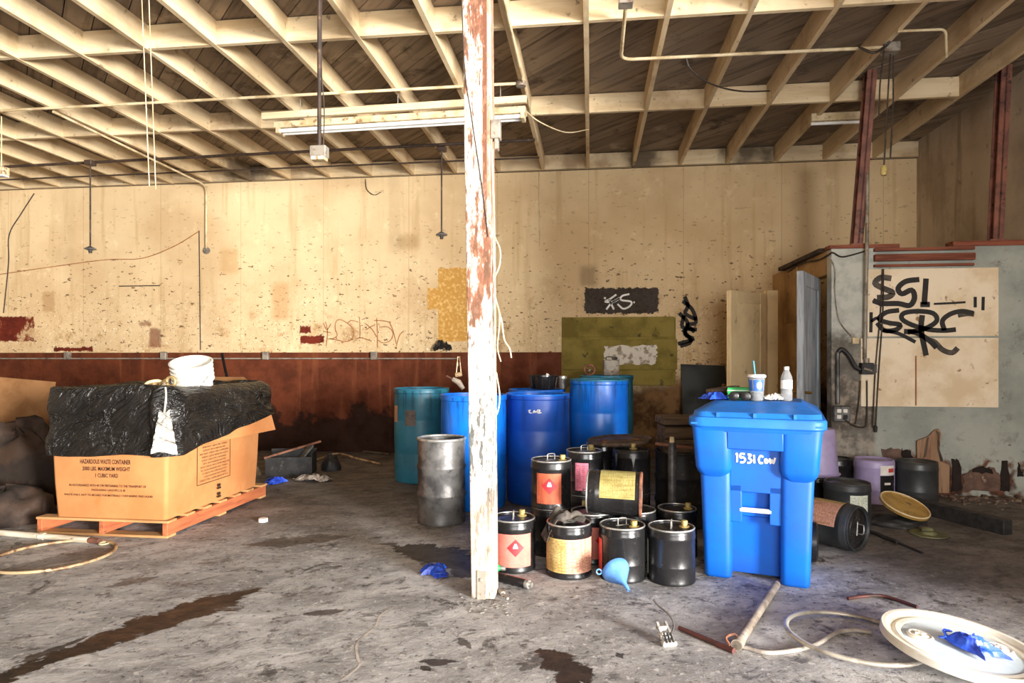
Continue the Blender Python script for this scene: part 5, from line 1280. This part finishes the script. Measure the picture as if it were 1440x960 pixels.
M['crack'] = plain('pale_crack_filler', (196, 188, 180), (160, 152, 146), 14, rough=.9)
g = MB(); cp_ = [(554, 853), (535, 865), (529, 880), (515, 892), (502, 905), (503, 925), (506, 935), (492, 948), (478, 958)]
stroke(g, [(lambda q: (q.x, q.y))(lev(x, y)) for x, y in cp_], .012, Vector((0, 0, 0)), Vector((1, 0, 0)), Vector((0, 1, 0)), Vector((0, 0, 1)), 4, .001)
g.build('filled_crack', M['crack'], floor)
# ================================================================== services under the ceiling and on the walls
M['conduit'] = plain('painted_conduit', (214, 196, 160), (178, 156, 118), 6, rough=.6)
M['darkpipe'] = plain('dark_iron_pipe', (66, 50, 40), (46, 36, 30), 6, rough=.6, c=(96, 74, 56), csc=16)
M['tubewhite'] = plain('fluorescent_tube_glass', (244, 244, 240), (232, 232, 228), 6, rough=.25)
M['fixture'] = plain('aged_white_enamel', (214, 196, 160), (184, 160, 120), 7, rough=.55, c=(130, 96, 66), csc=14)
def pipe(name, label, cat, pts, r, mat, smooth=0, n=8):
    P_ = [Vector(p) for p in pts]; P_ = spline(P_, smooth) if smooth else P_
    return tag(MB().tube(P_, r, n).build(name, M[mat], smooth=50), label, cat)
Zc = ZJ - .014
def bend(P_, r=.09):                      # rounds the corners of a pipe run
    P_ = [Vector(p) for p in P_]; out = [P_[0]]
    for a, b, c in zip(P_, P_[1:], P_[2:]):
        u = (a - b).normalized(); v = (c - b).normalized(); k = min(r, (a-b).length*.45, (c-b).length*.45)
        for t in (0, .25, .5, .75, 1): out.append((b + u*k)*(1-t)**2 + b*2*t*(1-t) + (b + v*k)*t*t)
    return out + [P_[-1]]
pipe('conduit', 'long cream conduit crossing under the joists to the post', 'conduit', [(-8.5, 5.75, Zc), (-.62, 5.74, Zc)], .014, 'conduit')
e = Vector((-.62, 5.74, Zc)); tag(MB().lathe([(0, -.03), (.045, -.03), (.045, .012), (0, .012)], 14, Matrix.Translation(e)).build('junction_box', M['galv'], smooth=40), 'round junction box ending the long cream conduit', 'box')
pipe('conduit', 'thin pale conduit running along a joist past the fluorescent light', 'conduit', [(-.585, 2.5, Zc), (-.60, 6.4, Zc)], .012, 'conduit')
pipe('iron_pipe', 'long dark iron pipe crossing the ceiling above the hanging lamps', 'pipe', [(-9.0, 7.45, Zc - .01), (-.62, 7.22, Zc - .01)], .018, 'darkpipe')
pipe('iron_pipe', 'thinner dark pipe beside the wall under the joist ends', 'pipe', [(-9.0, 7.95, Zc - .012), (-.62, 7.86, Zc - .012)], .011, 'darkpipe')
a, b, c = lev(75, 157, Zc - .03), lev(284, 258, Zc - .03), onY(290, 352, D - .02)
pipe('conduit', 'cream conduit angling from a joist down the back wall', 'conduit', bend([a, (c.x, D - .022, b.z), (c.x, D - .022, c.z + .03)], .12), .014, 'conduit')
tag(MB().lathe([(0, 0), (.05, 0), (.05, .02), (.035, .022), (.03, .012), (0, .012)], 20, Matrix.Translation((c.x, D - .001, c.z)) @ Matrix.Rotation(PI/2, 4, 'X')).build('wall_box', M['galv'], smooth=40), 'round metal box at the foot of the angled conduit', 'box')
# pendant discs
def pendant(label, px, y0, y1, Y=7.34):
    p = onY(px, y1, Y); t = thing('pendant_lamp', label, 'lamp', (p.x, p.y, p.z), (0, 0, 0), 'disc lamps hung from the ceiling')
    MB().tube([(0, 0, .03), (0, 0, Zc - p.z)], .010, 8).build('stem', M['darkpipe'], t, smooth=50)
    MB().lathe([(0, -.02), (.03, -.02), (.035, -.012), (.066, -.006), (.07, .004), (.05, .014), (.022, .032), (0, .036)], 24).build('disc', M['steel_grey'], t, smooth=40)
    MB().lathe([(0, -.05), (.02, -.05), (.022, -.02), (0, -.018)], 14).build('socket', M['darksteel'], t, smooth=40)
    MB().box((-.05, -.05, Zc - p.z - .06), (.05, .05, Zc - p.z)).build('ceiling_box', M['darkpipe'], t, bevel=.006)
    return t
pendant('hanging disc lamp above the cardboard container, away from the post', 127, 250, 350)
pendant('hanging disc lamp beside the timber post', 621, 235, 330)
# fluorescent strip
a, b = lev(393, 186, 3.50), lev(737, 165, 3.50)
dv = b - a; Ls = dv.length; t = thing('fluorescent_light', 'long twin-tube fluorescent strip light crossing behind the post', 'light', (a + b)/2, (0, 0, math.atan2(dv.y, dv.x)))
MB().box((-Ls/2 - .03, -.06, .025), (Ls/2 + .02, .06, .085)).build('housing', M['fixture'], t, bevel=.004)
MB().box((-Ls/2 - .15, -.075, .110), (Ls/2 + .03, -.03, .175)).build('mounting_board', M['block'], t, bevel=.004)
for s in (-1, 1): MB().tube([(-Ls/2 + .02, s*.036, .0), (Ls/2 - .02, s*.036, .0)], .019, 12).build('tube', M['tubewhite'], t, smooth=50)
for s in (-1, 1): MB().box((s*(Ls/2 - .01) - .018, -.062, -.026), (s*(Ls/2 - .01) + .018, .062, .03)).build('tube_holder', M['fixture'], t, bevel=.003)
for x in (-.9, .0, .9):
    MB().tube([(x*Ls/2.2, 0, .08), (x*Ls/2.2, 0, ZJ + .02 - 3.50)], .004, 6).build('hanger', M['wire'], t)
# hanging pipe with a double box
p = dep(449, 215, 4.40); t = thing('pendant_outlet', 'metal outlet box hanging on a dark pipe before the fluorescent light', 'outlet', p)
MB().tube([(0, 0, .04), (0, 0, ZJ + .03 - p.z)], .014, 10).build('drop_pipe', M['darkpipe'], t, smooth=50)
MB().box((-.058, -.035, -.035), (.058, .035, .045)).build('box', M['galv'], t, bevel=.006)
MB().box((-.05, -.038, -.055), (.05, .03, -.03)).build('lower_plate', M['fixture'], t, bevel=.004)
for s in (-1, 1): MB().box((s*.026 - .016, -.041, -.052), (s*.026 + .016, -.037, -.034)).build('socket', M['white'], t)
MB().tube(spline([(.03, 0, .04), (.035, .0, .3), (.015, 0, .6), (.018, 0, ZJ + .03 - p.z)], 6), .004, 6).build('cord', M['darkcable'], t, smooth=50)
p = dep(2, 242, 6.6); t = thing('pendant_outlet', 'small white outlet box hung under the iron pipe', 'outlet', p)
MB().tube([(0, 0, .03), (0, 0, ZJ - p.z)], .006, 6).build('stem', M['conduit'], t); MB().box((-.06, -.04, -.03), (.06, .04, .05)).build('box', M['fixture'], t, bevel=.006); MB().box((-.06, -.042, -.05), (.06, .03, -.032)).build('lower_plate', M['white'], t, bevel=.003)
# pull cords
for (x0, x1, yb, lb) in ((199, 210, 262, 'thin pale pull cord hanging to the wall top, nearer the hanging box'), (209, 219, 266, 'thin pale pull cord hanging beside its twin')):
    a, b = dep(x0, 20, 4.42), dep(x1, yb, 4.42); a.z = ZJ + .03; pipe('pull_cord', lb, 'cord', [a, (a + b)/2, b], .0035, 'conduit', 0, 6)
# right-hand conduit with boxes and cords
a = lev(880, 3, Zc); b = lev(873, 82, Zc); c = lev(1252, 64, Zc)
tag(MB().box((a.x - .05, a.y - .05, ZJ - .04), (a.x + .05, a.y + .05, ZJ + .0)).build('junction_box', M['galv'], bevel=.005), 'square junction box under the joists at the bent conduit', 'box')
pipe('conduit', 'bent cream conduit running from the square box to the red column', 'conduit', bend([(a.x + .0, a.y, Zc - .012), (b.x, b.y, Zc - .012), (c.x, c.y, Zc - .012)], .10), .014, 'conduit')
tag(MB().box((c.x - .06, c.y - .05, ZJ - .075), (c.x + .06, c.y + .05, ZJ)).build('junction_box', M['galv'], bevel=.008), 'dented junction box above the hanging plug cords', 'box')
g0 = lambda px, py, Z: lev(px, py, Z)
pipe('cable', 'dark cable looping below the bent conduit', 'cable', [lev(965, 82, Zc - .02), lev(972, 98, Zc - .10), lev(1000, 118, Zc - .16), lev(1040, 128, Zc - .14), lev(1082, 128, Zc - .02)], .007, 'darkcable', 6, 6)
pipe('cable', 'dark cable bunched at the dented junction box', 'cable', [lev(1208, 66, Zc - .03), lev(1228, 74, Zc - .06), lev(1244, 66, Zc - .05), lev(1252, 58, Zc - .02)], .010, 'darkcable', 5, 6)
for i, (x0, x1, yb, lb) in enumerate(((1243, 1236, 165, 'short dark cord hanging from the dented junction box'), (1252, 1243, 236, 'long cord with a pale plug hanging by the red column'), (1256, 1252, 222, 'plain dark cord hanging beside the cord with the plug'))):
    z_ = 5.06 + .03*i; a, b = dep(x0, 72, z_), dep(x1, yb, z_); a.z = ZJ - .06
    t = thing('hanging_cord', lb, 'cord', b); MB().tube(spline([Vector((0, 0, 0)), (a - b)*.5 + Vector((.01*(i-1), 0, 0)), a - b], 5), .006, 6).build('cord', M['darkcable'], t, smooth=50)
    if i == 1: MB().lathe([(0, -.06), (.02, -.06), (.026, -.04), (.024, 0), (.012, .02), (0, .02)], 14).build('plug', M['cap_yellow'], t, smooth=40)
pipe('cable', 'wire sagging from the end of the fluorescent light to a joist', 'cable', [lev(738, 155, Zc - .10), lev(760, 172, Zc - .20), lev(796, 186, Zc - .14), lev(828, 182, Zc - .01)], .006, 'cable', 6, 6)
t = thing('fluorescent_light', 'short fluorescent fitting tucked behind the red column', 'light', dep(1176, 168, 6.6), (0, 0, 0))
MB().box((-.26, -.05, -.02), (.24, .05, .06)).build('housing', M['fixture'], t, bevel=.006); MB().tube([(-.25, 0, -.035), (.23, 0, -.035)], .016, 10).build('tube', M['tubewhite'], t, smooth=50)
for x in (-.2, .18): MB().tube([(x, 0, .05), (x, 0, ZJ + .02 - t.location.z)], .004, 6).build('hanger', M['wire'], t)
a = lev(1373, 45, Zc); pipe('conduit', 'thin conduit on the last joists towards the right wall', 'conduit', bend([lev(1262, 44, Zc), lev(1330, 41, Zc), lev(1331, 80, Zc - .12)], .05), .010, 'conduit')
# ---- back wall wires and boxes
zz = onY(240, 504, D).z
pipe('conduit', 'thin pale conduit fixed along the brown dado', 'conduit', [(onY(-40, 504, D).x, D - .016, zz), (onY(644, 503, D).x, D - .016, zz), (onY(645, 503, D).x, D - .016, zz - .10)], .011, 'palepipe')
for px, lb in ((97, 'outlet box on the dado conduit above the tan cardboard'), (232, 'outlet box on the dado conduit behind the white bucket'), (375, 'outlet box on the dado conduit below the bare cream wall'), (527, 'outlet box on the dado conduit below the scribbled graffiti')):
    q = onY(px, 500, D); t = thing('outlet_box', lb, 'outlet', (q.x, D - .001, q.z), (0, 0, 0), 'outlet boxes along the dado')
    MB().box((-.045, -.05, -.055), (.045, 0, .055)).build('box', M['galv'], t, bevel=.005); MB().box((-.036, -.054, -.045), (.036, -.05, .045)).build('cover', M['palepipe'], t, bevel=.002)
pipe('wire', 'thin dark wire hanging down the cream wall at its open end', 'wire', [onY(48, 272, D - .01), onY(30, 300, D - .01), onY(13, 330, D - .01), onY(12, 370, D - .01), onY(5, 440, D - .01)], .007, 'darkcable', 6, 6)
pipe('wire', 'thin brown wire sagging across the cream wall', 'wire', [onY(-30, 390, D - .008), onY(80, 374, D - .008), onY(150, 365, D - .008), onY(200, 363, D - .008), onY(245, 346, D - .008), onY(280, 325, D - .008)], .006, 'brown_ink', 6, 6)
pipe('wire', 'straight dark wire dropping down the cream wall to the dado', 'wire', [onY(280, 324, D - .008), onY(282, 492, D - .008)], .006, 'darkcable', 0, 6)
pipe('wire', 'short curled wire at the top of the cream wall', 'wire', [onY(514, 252, D - .01), onY(516, 266, D - .02), onY(526, 274, D - .02), onY(536, 270, D - .02)], .005, 'darkcable', 5, 6)
pipe('wire', 'straight wire fixed on the cream wall beyond the post', 'wire', [onY(758, 242, D - .008), onY(759, 345, D - .008)], .006, 'conduit', 0, 6)
q = onY(196, 402, D); tag(MB().box((onY(168, 402, D).x, D - .012, q.z - .006), (onY(225, 402, D).x, D, q.z + .008)).build('ledge_strip', M['darkpipe']), 'narrow dark strip fixed on the cream wall', 'strip')
# black rag on the ledge of the dado
q = onY(624, 494, D); sack_ = cloth('rag', 'black rag stuck to the wall on top of the dado', 'rag', (q.x, D - .06, q.z - .0), .26, .12, .20, 'bag', 23)
# hose gun hanging by the post
p = dep(645, 530, 6.2); t = thing('spray_gun', 'rusty spray gun hanging on cords beside the post', 'tool', p)
for s in (-1, 1): MB().tube([(s*.025, 0, .02), (s*.008, 0, .20)], .005, 6).build('cord', M['hoopsteel'], t)
MB().tube([(-.06, 0, -.02), (.0, 0, -.05), (.045, 0, -.115)], [.022, .030, .020], 12).build('barrel', M['palepipe'], t, smooth=50); MB().tube([(-.03, 0, .02), (.03, 0, .03)], .022, 10).build('grip', M['hoopsteel'], t, smooth=50); MB().tube([(-.06, 0, -.02), (-.12, 0, .01)], .010, 8).build('nozzle', M['rust'], t, smooth=50)
cl = MB().tube([dep(645, 503, 6.2) + Vector((0, 0, .01)), (onY(645, 503, D).x, D - .016, zz - .05)], .004, 6); tag(cl.build('cord', M['hoopsteel']), 'taut cord from the dado conduit to the spray gun', 'cord')
# ---- services on the partition
YQ = PY - .02
def q_(px, py, off=.0): return onY(px, py, PY - off)
a, b = q_(1221, 98, .05), q_(1216, 505, .03); a.z = ZD - .02
pipe('conduit', 'steel conduit running down the red column to the switch', 'conduit', [a, q_(1219, 350, .06), q_(1217, 440, .035), b], .018, 'galv', 0)
q = q_(1216, 518); t = thing('disconnect_switch', 'dark electrical switch box on the corner pier', 'switch', (q.x, PY, q.z))
MB().box((-.055, -.075, -.055), (.055, 0, .055)).build('box', M['darksteel'], t, bevel=.005); MB().tube([(0, -.04, .05), (0, -.04, .10)], .026, 10).build('hub', M['galv'], t, smooth=40); MB().box((.055, -.06, -.04), (.085, -.02, .04)).build('side_plate', M['steel_grey'], t); MB().tube([(-.04, -.08, .0), (.03, -.085, -.02)], .012, 8).build('clamp', M['galv'], t, smooth=40)
a, b, c = q_(1178, 568, .02), q_(1178, 496, .02), q_(1214, 522, .03)
pipe('conduit', 'short dark conduit rising from the four-socket outlet', 'conduit', [a, b], .020, 'steel_grey')
pipe('flexible_conduit', 'black flexible conduit arching to the switch box', 'conduit', [b, q_(1184, 491, .03), q_(1194, 500, .04), q_(1202, 514, .04), q_(1210, 520, .05)], .020, 'darksteel', 5)
q = q_(1181, 581); t = thing('outlet_box', 'four-socket outlet box beside the bin on the corner pier', 'outlet', (q.x, PY, q.z))
MB().box((-.075, -.06, -.075), (.075, 0, .075)).build('box', M['steel_grey'], t, bevel=.008)
for sx in (-1, 1):
    for sz in (-1, 1): MB().box((sx*.028 - .020, -.066, sz*.028 - .018), (sx*.028 + .020, -.058, sz*.028 + .018)).build('socket', M['white'] if not (sx > 0 and sz < 0) else M['darksteel'], t, bevel=.004)
q = q_(1202, 479); tag(MB().box((q.x - .028, PY - .03, q.z - .03), (q.x + .028, PY, q.z + .03)).build('thermostat', M['cable'], bevel=.004), 'small cream box on the corner pier', 'box')
pipe('cable', 'thin cable from the partition top to the small cream box', 'cable', [q_(1168, 362, .02), q_(1174, 380, .01), q_(1174, 410, .01), q_(1180, 450, .01), q_(1198, 474, .01)], .006, 'galv', 6, 6)
pipe('cable', 'dark cable strung along the top of the side wall', 'cable', [(PX - .02, PY + 1.3, PH - .05), (PX - .03, PY + .8, PH - .02), (PX - .02, PY + .3, PH - .06), (PX - .015, PY + .05, PH - .05), (PX + .01, PY - .014, PH - .04), (PX + .10, PY - .012, PH - .08), (PX + .3, PY - .012, PH - .03)], .008, 'darkcable', 6, 6)
pipe('cable', 'drooping cord from the switch round to the four-socket outlet', 'cable', [q_(1219, 535, .03), q_(1219, 585, .02), q_(1216, 600, .03), q_(1200, 598, .04), q_(1186, 588, .07)], .007, 'darkcable', 6, 6)
pipe('cable', 'cord hanging straight below the switch box', 'cable', [q_(1210, 535, .03), q_(1207, 570, .02), q_(1203, 596, .03)], .006, 'darkcable', 5, 6)
for (d_, lb) in ((0, 'dark cord hanging over the plywood from the red rails'), (7, 'second dark cord hanging over the plywood with a plug')):
    t = thing('hanging_cord', lb, 'cord', q_(1227 + d_*.6, 600, .03)); O = t.location
    MB().tube(spline([q_(1227 + d_*.6, 600, .03) - O, q_(1231 + d_*.7, 520, .03) - O, q_(1238 + d_*.5, 440, .025) - O, q_(1241 + d_*.2, 378, .03) - O], 6), .006, 6).build('cord', M['darkcable'], t, smooth=50)
    if d_: MB().lathe([(0, -.05), (.014, -.05), (.018, 0), (0, .02)], 10).build('plug', M['darksteel'], t, smooth=40)
pipe('conduit', 'thin rusty rod fixed on the lower plywood sheet', 'conduit', [q_(1288, 500, .02), q_(1288, 570, .02)], .006, 'brown_ink', 0, 6)
